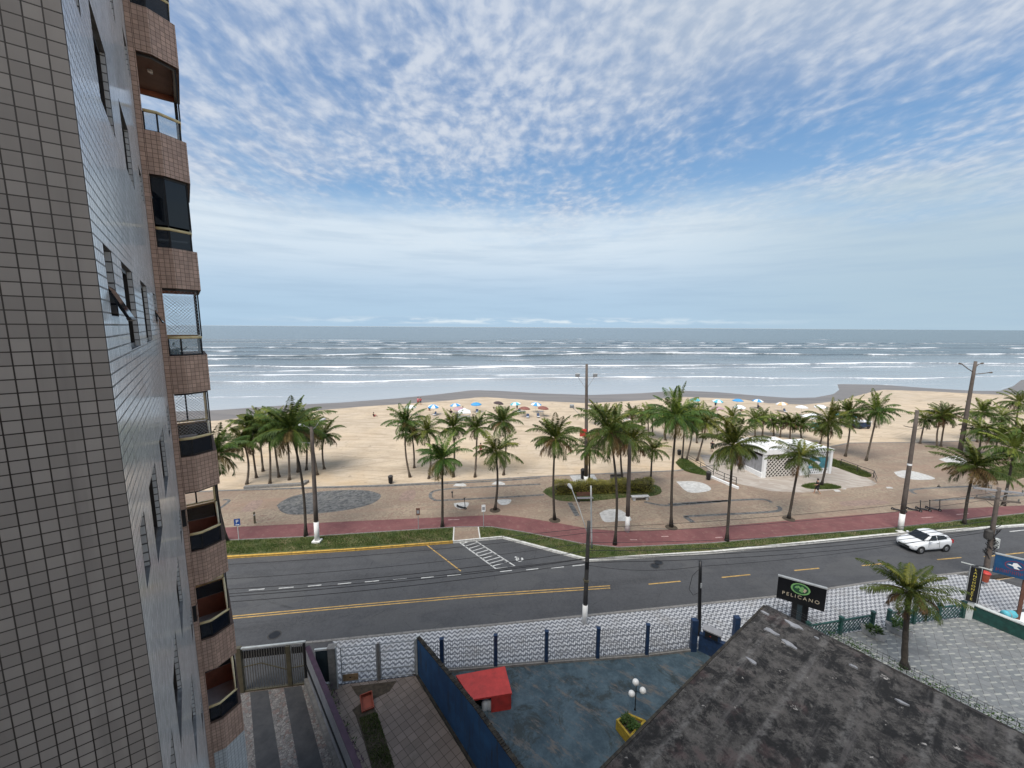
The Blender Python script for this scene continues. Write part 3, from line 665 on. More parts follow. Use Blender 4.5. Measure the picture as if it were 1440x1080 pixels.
# sidewalk of waves, lots of the near side
fence_line = [P(*p) for p in [(120, 985), (338, 972), (430, 961), (480, 962), (590, 949), (700, 938), (770, 932), (840, 927), (910, 922), (985, 912)]]+[Vector((14.5, 21.2, 0)), Vector((17.5, 21.45, 0)), Vector((23, 22.5, 0)), Vector((28.9, 23.4, 0))]
fl = xy(fence_line)
m = MB(); m.prism(fl+[(34.2, 24.3), (36.5, 25.5), (35.5, 27.2)]+[p for p in nr[::-1] if -30 < p[0] < 35], -.45, .0, 'wave_mosaic'); struct(m, 'wave_pavement')
m = MB(); cz = [P(*p) for p in [(200, 982), (338, 970), (432, 959.5), (468, 956)]]; ne = [P(*p) for p in [(468, 901.5), (330, 913.5), (200, 925)]]; m.sheet(cz+ne, .005, 'dark_paving'); struct(m, 'driveway_crossing')
m = MB(); m.prism([(28.9, 23.38), (34.2, 24.29), (36.5, 25.49), (35.6, 27.25), (60, 32), (75, 20), (40, 5), (30.6, 21.7)], -.45, -.006, 'dark_paving'); struct(m, 'side_street')
m = MB(); m.sheet([(31.3, 23.6), (34.0, 24.0), (33.4, 22.4), (31.6, 22.2)], .0, 'clean_white'); struct(m, 'white_forecourt_pavement')
m = MB(); m.prism([(-40, 14), (-40, -12), (30, -12)]+[(p[0], p[1]-.02) for p in fl[::-1] if p[0] < 12], -.5, -.02, 'paver_slabs'); struct(m, 'lot_ground')
# driveway stripes of the tall building
B0 = [((336, 975), (341, 1080)), ((351.5, 973), (360, 1080)), ((377, 970), (395, 1080)), ((399, 967), (420, 1080)), ((424, 964), (455, 1080)), ((434, 963), (480, 1080))]
m = MB()
for i in range(5):
    q = [P(*B0[i][0]), P(*B0[i+1][0]), P(*B0[i+1][1]), P(*B0[i][1])]
    q[3] = q[0]+(q[3]-q[0])*2.6; q[2] = q[1]+(q[2]-q[1])*2.6
    m.sheet(q, -.012, ('cobbles', 'dark_paving')[i % 2])
struct(m, 'driveway')
m = MB(); m.sheet(px_poly([(494, 965), (558, 957), (548, 972), (527, 982), (523, 988), (530, 1003), (543, 1040), (556, 1085), (524, 1085), (511, 1040), (500, 1006), (495, 998), (512, 985), (500, 975)]), -.014, 'soil'); struct(m, 'soil_strip')
m = MB(); m.sheet(px_poly([(591, 949), (700, 938), (840, 927), (985, 912), (1030, 950), (940, 1090), (678, 1090)]), -.012, 'blue_concrete'); struct(m, 'blue_courtyard_floor')
m = MB(); m.sheet([(13.3, 20.9), (17.5, 21.42), (23, 22.47), (28.9, 23.37), (30.7, 21.6), (36, 12.5), (22, 4), (19.0, 13.0)], .004, 'courtyard_tile'); struct(m, 'tiled_courtyard_floor')
# ------------------------------------------------------------------ the tiled apartment tower at the left
BC = Vector((-3.23, 3.24, 0)); BROT = R(38.6); FH = 2.63
U = Vector((-math.sin(BROT), math.cos(BROT), 0)); V = Vector((math.cos(BROT), math.sin(BROT), 0))
bld = thing('apartment_building', BC, 'tall brown tiled apartment tower with a column of rounded balconies, at the left edge', 'building', None, BROT)
TOP = 31.0; WL = 8.7      # local x = V (towards the road), local y = U (along the glossy side wall)
# windows of the side wall: (y0, y1, sill, head) repeated on every floor
WINS = [(.50, 1.02, 18.08, 18.70), (1.77, 2.95, 17.72, 18.70), (4.2, 5.5, 17.72, 18.70), (7.4, 8.25, 18.08, 18.70)]
floors = range(-5, 5)
def wall_with_openings(mb, y0, y1, z0, z1, holes, mat, depth=.12):
    ys = sorted({y0, y1, *[h[0] for h in holes], *[h[1] for h in holes]}); zs = sorted({z0, z1, *[h[2] for h in holes], *[h[3] for h in holes]})
    for a, b in zip(ys[:-1], ys[1:]):
        for c, d in zip(zs[:-1], zs[1:]):
            if any(h[0] <= a and b <= h[1] and h[2] <= c and d <= h[3] for h in holes): continue
            mb.add([(0, a, c), (0, b, c), (0, b, d), (0, a, d)], [(0, 1, 2, 3)], mat)
    for a, b, c, d in holes:
        D = -depth
        mb.add([(0, a, c), (D, a, c), (D, a, d), (0, a, d)], [(0, 1, 2, 3)], mat); mb.add([(0, b, c), (0, b, d), (D, b, d), (D, b, c)], [(0, 1, 2, 3)], mat)
        mb.add([(0, a, c), (0, b, c), (D, b, c), (D, a, c)], [(0, 1, 2, 3)], mat); mb.add([(0, a, d), (D, a, d), (D, b, d), (0, b, d)], [(0, 1, 2, 3)], mat)
holes = [(a, b, c+FH*f, d+FH*f) for f in floors for a, b, c, d in WINS if c+FH*f > 3]
mb = MB(); wall_with_openings(mb, 0, WL, -.3, TOP, holes, 'wall_tile_lit')
mb.add([(-9, 0, -.3), (0, 0, -.3), (0, 0, TOP), (-9, 0, TOP)], [(0, 1, 2, 3)], 'wall_tile')
mb.add([(-9, 0, -.3), (-9, 0, TOP), (-9, WL+4, TOP), (-9, WL+4, -.3)], [(0, 1, 2, 3)], 'wall_tile'); mb.add([(-9, WL+4, -.3), (-9, WL+4, TOP), (-.9, WL+4, TOP), (-.9, WL+4, -.3)], [(0, 1, 2, 3)], 'wall_tile')
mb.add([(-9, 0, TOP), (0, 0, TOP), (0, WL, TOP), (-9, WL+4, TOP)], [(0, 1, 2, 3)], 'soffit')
mb.build('wall', bld)
mb = MB(); mb.box(-12, 6, -24, -10.5, -.3, TOP+8, 'wall_tile'); mb.box(-12, -9.01, -10.5, WL, -.3, TOP, 'wall_tile'); mb.build('unseen_wing', bld)  # unseen wing behind the camera, added and heightened to shade the near plots
for a, b, c, d in holes:
    f = MB(); x = -.10
    f.box(x, x+.05, a, a+.045, c, d, 'dark_frame'); f.box(x, x+.05, b-.045, b, c, d, 'dark_frame'); f.box(x, x+.048, a+.045, b-.045, c, c+.05, 'dark_frame'); f.box(x, x+.048, a+.045, b-.045, d-.05, d, 'dark_frame')
    mid = (a+b)/2
    if b-a > .95: f.box(x, x+.046, mid-.025, mid+.025, c+.05, d-.05, 'dark_frame')
    fr = f.build('window', bld)
    g_ = MB(); g_.add([(x+.02, a, c), (x+.02, b, c), (x+.02, b, d), (x+.02, a, d)], [(0, 1, 2, 3)], 'window_glass'); g_.build('pane', fr)
    if b-a < .95 and 17 < c < 20:        # tilted-out ventilation leaf
        t = MB(); M = Matrix.Translation((-.02, 0, d-.06-.30)) @ Matrix.Rotation(R(-24), 4, 'Y')
        t.box(-.012, .012, a+.02, b-.02, -.30, .0, 'dark_glass', M); t.box(-.016, .016, a+.01, b-.01, -.325, -.3, 'dark_frame', M); t.build('vent_leaf', fr)
# tiled strip at the end of the side wall and the wall behind the balconies
mb = MB(); mb.box(-.9, .12, WL+.003, WL+.25, -.3, TOP, 'pink_tile'); mb.build('corner_strip', bld)
mb = MB(); mb.box(-1.2, -.05, WL+.25, WL+4, -.3, TOP, 'inner_wall'); mb.build('inner_wall', bld)
# balcony outline, seen from above (x outwards, y along)
BO = [(.12, 0.0), (.40, -.03), (.89, .27), (.89, 2.32), (-.05, 2.32)]
BO = [(x, y+WL) for x, y in BO]
def inset(poly, t):
    out = []
    for i, p in enumerate(poly):
        a = Vector(poly[i-1]) if i else None; b = Vector(p); c = Vector(poly[i+1]) if i < len(poly)-1 else None
        ds = [(b-a).normalized()] if a is not None else []
        if c is not None: ds.append((c-b).normalized())
        ns = [Vector((-d.y, d.x)) for d in ds]; n = sum(ns, Vector((0, 0))).normalized(); k_ = max(.4, n.dot(ns[0])); out.append(tuple(b+n*t/k_))
    return out
def band(mb, poly, t, z0, z1, mat, inner=None):
    q = inset(poly, t); n = len(poly); vs = [(*p, z0) for p in poly]+[(*p, z1) for p in poly]+[(*p, z0) for p in q]+[(*p, z1) for p in q]
    for i in range(n-1):
        mb.add([vs[i], vs[i+1], vs[n+i+1], vs[n+i]], [(0, 1, 2, 3)], mat)
        mb.add([vs[2*n+i], vs[3*n+i], vs[3*n+i+1], vs[2*n+i+1]], [(0, 1, 2, 3)], inner or mat)
        mb.add([vs[n+i], vs[n+i+1], vs[3*n+i+1], vs[3*n+i]], [(0, 1, 2, 3)], mat)
        mb.add([vs[i], vs[2*n+i], vs[2*n+i+1], vs[i+1]], [(0, 1, 2, 3)], mat)
    for i in (0, n-1): mb.add([vs[i], vs[n+i], vs[3*n+i], vs[2*n+i]], [(0, 1, 2, 3)], mat)
def lerp2(a, b, t): return (a[0]+(b[0]-a[0])*t, a[1]+(b[1]-a[1])*t)
for f in range(-5, 5):
    zr = 17.69+FH*f; zp = zr-.46; zb = zr-1.42
    last = f == -5
    b = MB(); band(b, BO, .09, zb, zp, 'white_tile' if last else 'pink_tile', 'inner_wall')
    if last: band(b, BO, .09, -.3, zb-.002, 'white_tile')
    if last: band(b, BO, .088, zp+.002, 17.69-4*FH-1.424, 'white_tile')
    par = b.build('balcony', bld)
    s2 = MB(); q = inset(BO, .095); s2.prism(q+[(-.05, WL+.251), (.12-.01, WL+.251)], zb+.16, zb+.34, 'floor_grey'); 
    s2.build('floor_slab', par)
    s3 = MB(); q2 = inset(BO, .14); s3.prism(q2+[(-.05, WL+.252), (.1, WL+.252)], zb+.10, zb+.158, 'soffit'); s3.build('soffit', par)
    if f == 3:
        l = MB(); l.lathe([(.0, -.06), (.05, -.05), (.055, 0)], (.33, WL+1.0, zb+.10), 'globe_glass', 10); l.bar((.30, WL+.9, zb+.07), (.36, WL+1.1, zb+.07), .05, .03, 'grey_metal'); l.build('ceiling_lamp', par)
    if last: continue
    ins = inset(BO, .10)
    r_ = MB(); r_.tube([(*p, zr) for p in ins[:4]]+[(.0, WL+2.19, zr)], .036, 'cream_rail', 10); r_.build('handrail', par, True)
    gl = MB(); pst = MB(); mat = {2: 'clear_glass', 0: 'clear_glass'}.get(f, 'smoke_glass')
    for i in range(4):
        a, c = ins[i], ins[i+1]; segs = 1 if i < 2 else 3 if i == 2 else 1
        for j in range(segs):
            p, q_ = lerp2(a, c, (j+.02)/segs), lerp2(a, c, (j+.98)/segs); gl.bar((*p, (zp+zr)/2), (*q_, (zp+zr)/2), .012, zr-zp-.05, mat)
            if i in (1, 2): pst.bar((*lerp2(a, c, j/segs), zp), (*lerp2(a, c, j/segs+.0001), zr-.03), .035, .035, 'black_metal')
    for i, p in enumerate(ins[:4]): pst.box(p[0]-.018, p[0]+.018, p[1]-.018, p[1]+.018, zp, zr-.03, 'black_metal')
    pst.box(ins[3][0]-.05, ins[3][0]+.05, ins[3][1]-.05, ins[3][1]+.02, zp, zr-.04, 'black_metal'); a, c = ins[0], ins[2]
    for a, c in zip(ins[:3], ins[1:4]): pst.bar((*a, zp+.02), (*c, zp+.02), .04, .035, 'black_metal')
    gl.build('glass_panel', par); pst.build('rail_post', par)
    ztop = zb+FH    # underside of the balcony above
    fr = MB(); x2, y2 = ins[2]; x3, y3 = ins[3]
    fr.bar((x2+.02, y2, zr+.03), (x2+.02, y2, ztop), .03, .03, 'black_metal'); fr.bar((x3, y3, zr+.03), (x3, y3, ztop), .07, .05, 'black_metal')
    fr.bar((x2, y2, ztop-.03), (x3, y3, ztop-.03), .05, .05, 'dark_frame'); fr.bar((*ins[0], ztop-.03), (*ins[1], ztop-.03), .04, .05, 'dark_frame'); fr.bar((*ins[1], ztop-.03), (*ins[2], ztop-.03), .04, .05, 'dark_frame')
    if f in (-1, -2, -3, -4):            # window wall at the sea end of the balcony
        y = WL+2.19
        fr.box(-.04, .80, y, y+.05, zr+.06, zr+.11, 'cream_rail'); fr.box(.30, .34, y+.002, y+.048, zr+.11, ztop-.12, 'black_metal'); fr.box(.75, .80, y+.002, y+.052, zr+.11, ztop-.12, 'cream_rail'); fr.box(-.04, .80, y, y+.05, ztop-.12, ztop-.05, 'dark_frame')
    fr.build('opening_frame', par)
    if f in (1, 3, 4):                   # glazed in with dark panes
        q = MB()
        for i in range(4):
            a, c = ins[i], ins[i+1]; q.bar((*lerp2(a, c, .01), (zr+.05+ztop)/2), (*lerp2(a, c, .99), (zr+.05+ztop)/2), .012, ztop-zr-.12, 'dark_glass')
        a, c = ins[0], ins[2]; q.bar((*ins[1], zr+.05), (*lerp2(ins[1], ins[2], .001), ztop), .03, .03, 'black_metal'); q.build('glazing', par)
    if f in (0, -1):                     # white knotted safety net
        z0, z1 = zr+.06, ztop-.06
        for a, c in ((ins[0], ins[1]), (ins[1], ins[2]), (ins[3], (-.0, WL+2.18))):
            q = MB(); a_, c_ = Vector((*a, 0)), Vector((*c, 0)); L = (c_-a_).length; st = .085; hh = z1-z0; nn = int((L+hh)/st)
            for sgn in (0, 1):
                for j in range(1, nn):
                    t0 = j*st; lo = (min(t0, L), max(0, t0-L)); hi_ = (max(0, t0-hh), min(t0, hh))
                    pts = []
                    for s_, z_ in (lo, hi_):
                        s__ = L-s_ if sgn else s_; pp = a_+(c_-a_)*(s__/L); pts.append((pp.x, pp.y, z0+z_))
                    if (Vector(pts[0])-Vector(pts[1])).length > .03: q.tube(pts, .0038, 'white_wire', 3, False)
            q.build('safety_net', par)
    if f == 0:
        q = MB()
        for i in range(140):
            a = RNG.uniform(0, 6.28); c0 = Vector((.25+RNG.normal(0, .08), WL+.45+RNG.normal(0, .12), zp-.02+abs(RNG.normal(0, .1)))); d0 = Vector((math.cos(a), math.sin(a), RNG.uniform(-.1, 1.0)))*.12
            e0 = Vector((-math.sin(a), math.cos(a), 0))*.03; q.add([c0, c0+d0*.5+e0, c0+d0, c0+d0*.5-e0], [(0, 1, 2, 3)], 'plant_leaf')
        pl = q.build('potted_plant'); pl.parent = None; pl.matrix_world = Matrix.Translation(BC) @ Matrix.Rotation(BROT, 4, 'Z')
        tag(pl, 'bushy green pot plant behind the balcony glass under the netted opening', 'plant')
        q = MB(); q.lathe([(.0, -.30), (.13, -.30), (.17, 0), (.15, 0), (.13, -.04), (0, -.04)], (.25, WL+.45, zp-.03), 'brown_wood', 14); q.build('plant_pot', pl)
    if f == -1:
        ch = thing('folding_chair', BC+U*(WL+1.2)+V*.3+Vector((0, 0, zb+.34)), 'pale folding chair seen through the rail of the lower netted balcony', 'chair', None, BROT)
        q = MB(); q.box(-.2, .2, -.2, .2, .42, .45, 'cloth_white'); q.build('seat', ch); q = MB(); q.box(-.2, .2, .18, .21, .5, .9, 'cloth_white'); q.build('backrest', ch)
        for sx in (-1, 1):
            q = MB(); q.tube([(sx*.19, -.22, 0), (sx*.19, .2, .9)], .012, 'grey_metal', 6); q.build('leg', ch); q = MB(); q.tube([(sx*.17, .24, 0), (sx*.17, -.18, .44)], .012, 'grey_metal', 6); q.build('leg', ch)
# little wall lamps / brackets beside the low balconies
for zz in (13.05, 10.35):
    q = MB(); q.box(.02, .10, WL-.30, WL-.27, zz-.2, zz+.25, 'black_metal'); q.bar((.09, WL-.28, zz+.2), (.14, WL-.05, zz+.2), .012, .012, 'black_metal'); q.bar((.09, WL-.28, zz-.15), (.14, WL-.05, zz-.15), .012, .012, 'black_metal'); q.build('bracket', bld)

# ------------------------------------------------------------------ near plots: gates, walls, courtyard
def frame_of(a, b):
    a, b = Vector((a[0], a[1], 0)), Vector((b[0], b[1], 0)); d = b-a; return a, math.atan2(d.y, d.x), d.length
# barred driveway gate
o0, rz, L = frame_of(P(345, 972), P(432, 961))
gt = thing('driveway_gate', o0, 'barred driveway gate with a bent mid rail and pedestrian leaf, between tower and purple wall', 'gate', None, rz)
q = MB(); q.box(-.25, -.02, -.08, .12, 0, 2.42, 'gate_olive'); q.build('post', gt)
q = MB(); q.box(2.0, 2.2, -.06, .06, 0, 2.22, 'gate_olive'); q.build('post', gt); q = MB(); q.box(L-.06, L+.04, -.05, .05, 0, 2.3, 'black_metal'); q.build('post', gt)
q = MB(); q.box(-.3, L+.05, -.05, .05, 2.33, 2.39, 'pale_cap'); q.build('top_beam', gt)
q = MB(); q.box(.0, L, -.05, .09, .0, .06, 'gate_olive'); q.build('bottom_rail', gt)
q = MB()
for i in range(17): x = .06+i*.116; q.box(x, x+.035, -.012, .012, .08, 2.2, 'gate_bar')
for i in range(6): x = 2.27+i*.10; q.box(x, x+.035, -.012, .012, .08, 2.2, 'gate_bar')
q.build('bars', gt)
q = MB(); q.box(.0, 1.98, .014, .03, 1.78, 2.2, 'black_metal'); q.box(2.24, L-.07, .014, .03, 1.75, 2.1, 'black_metal'); q.build('top_panel', gt)
q = MB()
for a, c in (((0, 1.35), (.85, 1.47)), ((.85, 1.47), (1.99, .95)), ((2.22, 1.0), (L-.07, 1.05))): q.bar((a[0], -.02, a[1]), (c[0], -.02, c[1]), .03, .045, 'gate_olive')
q.build('mid_rail', gt)
# purple-capped wall
o0, rz, L = frame_of(P(433, 961), P(433, 961)+(P(478, 1080)-P(433, 961))*2.3)
pw = thing('boundary_wall', o0, 'grey rendered wall with a purple top, beside the striped driveway', 'wall', None, rz)
q = MB(); q.box(0, L, .0, .2, -.3, 1.98, 'grey_wall'); q.build('wall_body', pw); q = MB(); q.box(-.02, L, -.01, .21, 1.983, 2.03, 'purple_cap'); q.build('cap', pw)
q = MB(); q.box(0, L, -.06, -.002, 1.02, 1.10, 'black_metal'); q.build('cable_duct', pw); q = MB(); q.box(0, L, -.16, -.003, -.02, .35, 'kerb_stone'); q.build('plinth', pw)
q = MB()
for i in range(260):
    t = RNG.uniform(.3, 6); c0 = Vector((t, .26+RNG.uniform(0, .55), RNG.uniform(.03, .35))); a = RNG.uniform(0, 6.28); d0 = Vector((math.cos(a)*.14, math.sin(a)*.14, RNG.uniform(0, .14))); e0 = Vector((-math.sin(a), math.cos(a), 0))*.03
    q.add([c0, c0+d0*.5+e0, c0+d0, c0+d0*.5-e0], [(0, 1, 2, 3)], 'purple_cap' if i % 3 else 'plant_leaf')
w_ = q.build('purple_plants'); w_.matrix_world = Matrix.Translation(o0) @ Matrix.Rotation(rz, 4, 'Z'); tag(w_, 'purple and green leafy plants along the foot of the purple-topped wall', 'plants', None, 'stuff')
# small metal door and stone pillar
o0, rz, L = frame_of(P(447, 967), P(466, 965))
dr = thing('metal_gate', o0, 'dark solid metal gate leaf between the purple-topped wall and a stone post', 'gate', None, rz)
q = MB(); q.box(0, .85, -.03, .03, .32, 2.05, 'gate_leaf'); q.build('panel', dr, bevel=.006); q = MB(); q.box(-.04, .9, -.05, .05, 2.07, 2.15, 'pale_cap'); q.build('lintel', dr); q = MB(); q.box(.72, .76, -.07, -.03, 1.0, 1.2, 'grey_metal'); q.build('handle', dr)
p_ = P(470, 966)
ps = thing('gate_post', p_, 'square mossy stone post beside the white mesh gate', 'post', None, rz); q = MB(); q.box(-.17, .17, -.15, .15, -.1, 2.2, 'kerb_stone'); q.build('shaft', ps, bevel=.01); q = MB(); q.box(-.2, .2, -.18, .18, 2.203, 2.28, 'kerb_stone'); q.build('cap', ps); q = MB(); q.tube([(.2, -.1, 0), (.2, -.1, 2.3)], .03, 'pale_cap', 8); q.build('conduit', ps)
# white mesh double gate
o0, rz, L = frame_of(P(480, 962), P(586, 950))
mg = thing('mesh_gate', o0, 'pale rail and wire mesh double gate with a tan board, left of the blue wall', 'gate', None, rz)
for i, (x0, x1) in enumerate(((.04, L/2-.08), (L/2+.08, L-.03))):
    q = MB()
    for zz in (.12, .6, 1.08, 1.55, 2.02): q.box(x0, x1, -.02, .02, zz, zz+.035, 'grey_metal')
    q.box(x0, x0+.04, -.022, .022, .12, 2.05, 'grey_metal'); q.box(x1-.04, x1, -.022, .022, .12, 2.05, 'grey_metal')
    lf = q.build('gate_leaf', mg); q = MB(); x = x0+.1
    while x < x1-.05: q.box(x, x+.008, -.004, .004, .15, 2.04, 'white_wire'); x += .1
    q.build('wire_mesh', lf)
q = MB(); q.box(L/2-.06, L/2+.06, -.06, .06, -.05, 2.1, 'kerb_stone'); q.build('post', mg); q = MB(); q.box(L-.02, L+.05, -.05, .05, -.05, 2.15, 'pale_cap'); q.build('post', mg)
q = MB(); q.box(.1, .85, -.04, -.022, .18, .55, 'old_wood'); q.box(.42, .5, -.046, -.041, .33, .4, 'dark_frame'); q.build('board', mg)
# orange plastic crate tipped on the soil
cr_ = thing('plastic_crate', P(516, 990)+Vector((0, 0, .06)), 'orange plastic crate lying tipped on the soil behind the mesh gate', 'crate', None, R(35)); cr_.rotation_euler = (R(25), R(0), R(28))
q = MB(); q.box(-.28, .28, -.36, .36, 0, .03, 'orange_plastic'); q.build('base', cr_)
for x0, x1, y0, y1 in ((-.28, -.25, -.36, .36), (.25, .28, -.36, .36), (-.25, .25, -.36, -.33), (-.25, .25, .33, .36)):
    q = MB(); q.box(x0, x1, y0, y1, .03, .1, 'orange_plastic'); q.box(x0, x1, y0, y1, .14, .22, 'orange_plastic')
    for k_ in range(5):
        t = (k_+.5)/5; cx_, cy_ = x0+(x1-x0)*t, y0+(y1-y0)*t
        q.box(max(x0, cx_-.02), min(x1, cx_+.02), max(y0, cy_-.02), min(y1, cy_+.02), .1, .14, 'orange_plastic')
    q.build('side', cr_)
# blue wall
o0, rz, L = frame_of(P(588, 950), P(588, 950)+(P(669, 1080)-P(588, 950))*1.6)
bw = thing('boundary_wall', o0, 'peeling blue wall with a mouldy black top, between the paver yard and the blue courtyard', 'wall', None, rz)
wz = lambda x: 2.16+min(x, 5.5)*.11
xm = 5.5; q = MB()
for a, b in ((0, xm), (xm, L)): q.add([(a, 0, -.3), (b, 0, -.3), (b, .14, -.3), (a, .14, -.3), (a, 0, wz(a)), (b, 0, wz(b)), (b, .14, wz(b)), (a, .14, wz(a))], [(4, 5, 6, 7), (0, 1, 5, 4), (2, 3, 7, 6), (3, 0, 4, 7), (1, 2, 6, 5)], 'blue_wall_paint')
q.build('wall_body', bw)
q = MB()
for i in range(220):
    x0 = L*i/220; x1 = L*(i+1)/220; h_ = RNG.uniform(.0, .05); d_ = RNG.uniform(.0, .03); q.box(x0, x1-.001, -.012-d_*.5, .15+d_, wz(x1)-.012, wz(x1)+.012+h_, 'mouldy_cap')
q.build('cap', bw)
q = MB(); q.box(-.08, .0, -.02, .18, -.1, 2.24, 'pale_cap'); q.build('end_post', bw); q = MB(); q.box(0, L, -.12, -.003, -.03, .1, 'mouldy_cap'); q.build('footing', bw)
# fence of blue posts and thin wire panels along the wavy pavement
fc_pts = [P(622, 944), P(697, 938), P(768, 932), P(840, 927), P(909, 922), P(974, 914)]
a0 = fc_pts[0]; fr_ = thing('wire_fence', a0, 'fence of navy posts and thin wire panels between blue courtyard and wavy pavement', 'fence')
for i, p in enumerate(fc_pts):
    q = MB(); d = p-a0
    if i < 5: q.box(d.x-.09, d.x+.09, d.y-.08, d.y+.08, -.1, 1.86, 'navy_paint'); q.box(d.x-.11, d.x+.11, d.y-.10, d.y+.10, 1.863, 1.92, 'navy_paint')
    else: q.box(d.x-.16, d.x+.16, d.y-.14, d.y+.14, -.1, 1.9, 'navy_paint')
    q.build('post', fr_, bevel=.008)
for a, b in zip([a0+(a0-fc_pts[1])*.55]+fc_pts[:-1], fc_pts):
    q = MB(); A, B_ = a-a0, b-a0; d = (B_-A); n_ = int(d.length/.11)
    for j in range(1, n_): p = A+d*j/n_; q.box(p.x-.007, p.x+.007, p.y-.007, p.y+.007, .12, 1.72, 'mesh_wire')
    for zz in (.12, .55, .95, 1.35, 1.72): q.bar((A.x, A.y, zz), (B_.x, B_.y, zz), .018, .018, 'mesh_wire')
    q.build('wire_panel', fr_)
q = MB()
ax = a0+(a0-fc_pts[1])*.55
for a, b in zip([ax]+fc_pts[:-1], fc_pts): q.bar(a-a0, b-a0, .18, .2, 'kerb_stone')
q.build('footing', fr_)
# low red shed with two gas bottles
tl, tr, br_, bl_ = P(641, 950, .85), P(710, 937, .85), P(720, 975, .85), P(664, 984, .85)
rs = thing('low_shed', (bl_.x, bl_.y, 0), 'low bright red masonry shed with a flat red top, beside the blue wall', 'shed')
loc = lambda p: (p.x-bl_.x, p.y-bl_.y)
q = MB(); q.prism([loc(bl_), loc(br_), loc(tr), loc(tl)], .77, .86, 'red_paint'); q.build('roof', rs, bevel=.01)
def inn(p, t=.06):
    c_ = (tl+tr+br_+bl_)/4; return p+(c_-p)*t
BLi, BRi, TRi, TLi = [inn(p) for p in (bl_, br_, tr, tl)]; mid = BLi.lerp(BRi, .48)
for a, b in ((mid, BRi), (BRi, TRi), (TRi, TLi), (TLi, BLi)):
    q = MB(); A, B_ = Vector((*loc(a), .36)), Vector((*loc(b), .36)); q.bar(A, B_, .08, .815, 'red_paint'); q.build('wall', rs)
for i, t in enumerate((.28, .40)):
    p = BLi.lerp(BRi, t)+Vector((.05, .2, 0)); gb = thing('gas_bottle', (p.x, p.y, -.01), 'white gas bottle inside the red shed, %s the open side' % ('nearer' if i == 0 else 'farther from'), 'gas bottle', 'gas bottles in the red shed')
    q = MB(); q.lathe([(0, 0), (.14, 0), (.16, .05), (.16, .4), (.12, .5), (.04, .54), (0, .54)], (0, 0, 0), 'gas_white', 14); q.build('bottle_body', gb, True); q = MB(); q.lathe([(.03, .54), (.03, .6), (.05, .6), (.05, .64), (0, .64)], (0, 0, 0), 'grey_metal', 8); q.build('valve', gb)
# yellow planter with a three-globe lamp
pa, pb, pc, pd = P(867, 1012, .5), P(884, 1003, .5), P(908, 1013, .5), P(886, 1036, .5); c0 = (pa+pb+pc+pd)/4
pt = thing('square_planter', (c0.x, c0.y, 0), 'square yellow masonry planter at the edge of the dark roof', 'planter'); q = MB()
cs_ = [Vector((p.x-c0.x, p.y-c0.y, 0)) for p in (pa, pb, pc, pd)]
for a, b in zip(cs_, cs_[1:]+cs_[:1]):
    q = MB(); a_, b_ = a*.94, b*.94; d_ = (b_-a_).normalized()*.04; q.bar(a_+Vector((0, 0, .25))-d_, b_+Vector((0, 0, .25))-d_, .085, .5, 'yellow_paint'); q.build('side', pt)
q = MB(); q.sheet([(v.x*.92, v.y*.92) for v in cs_], .4, 'soil'); q.build('soil', pt)
def leaf_clump(name, c, n, rad, hgt, size, mat, seed=1):
    r = np.random.default_rng(seed); q = MB()
    for i in range(n):
        a = r.uniform(0, 6.28); rr = rad*math.sqrt(r.uniform(0, 1)); z = r.uniform(0, 1)**.8*hgt*(1-.5*rr/max(rad, .01)); c1 = Vector((c[0]+rr*math.cos(a), c[1]+rr*math.sin(a), c[2]+z)); b = a+r.normal(0, .8)
        d = Vector((math.cos(b), math.sin(b), r.uniform(-.2, .9)))*size*r.uniform(.6, 1.3); e = Vector((-math.sin(b), math.cos(b), r.uniform(-.3, .3)))*size*.22; q.add([c1, c1+d*.5+e, c1+d, c1+d*.5-e], [(0, 1, 2, 3)], mat)
    return q
for nm, off, hh, lab in (('bedding_plant', (-.12, .05), .35, 'low dark green plant in the rear of the yellow planter'), ('bedding_plant', (.12, -.22), .28, 'pale green leafy plant in the front of the yellow planter')):
    pl = leaf_clump(nm, (0, 0, 0), 120, .22, hh, .16, 'plant_leaf', 5).build(nm); pl.location = (c0.x+off[0], c0.y+off[1], .4); tag(pl, lab, 'plant')
lp = P(893, 998, .4); gl_ = thing('globe_lamp', (lp.x, lp.y, .4), 'black garden lamp with three white globes standing in the yellow planter', 'lamp')
q = MB(); q.tube([(0, 0, 0), (0, 0, .06)], [.06, .04], 'black_metal'); q.tube([(0, 0, .05), (0, 0, 1.25)], .022, 'black_metal', 8); q.build('pole', gl_)
for dx, dy, zz in ((-.03, .02, 1.42), (-.24, -.14, .98), (.32, .02, .98)):
    q = MB()
    if zz < 1.2: q.tube([(0, 0, 1.0), (dx*.5, dy*.5, .90), (dx, dy, .86)], .014, 'black_metal', 6); q.tube([(dx, dy, .80), (dx, dy, .90)], [.03, .05], 'black_metal', 8)
    else: q.tube([(0, 0, 1.22), (dx, dy, 1.30)], [.02, .05], 'black_metal', 8)
    q.build('arm', gl_); q = MB(); q.lathe([(.15*math.sin(t), -.15*math.cos(t)) for t in np.linspace(0.3, math.pi, 12)], (dx, dy, zz), 'globe_glass', 18); q.build('globe', gl_, True)
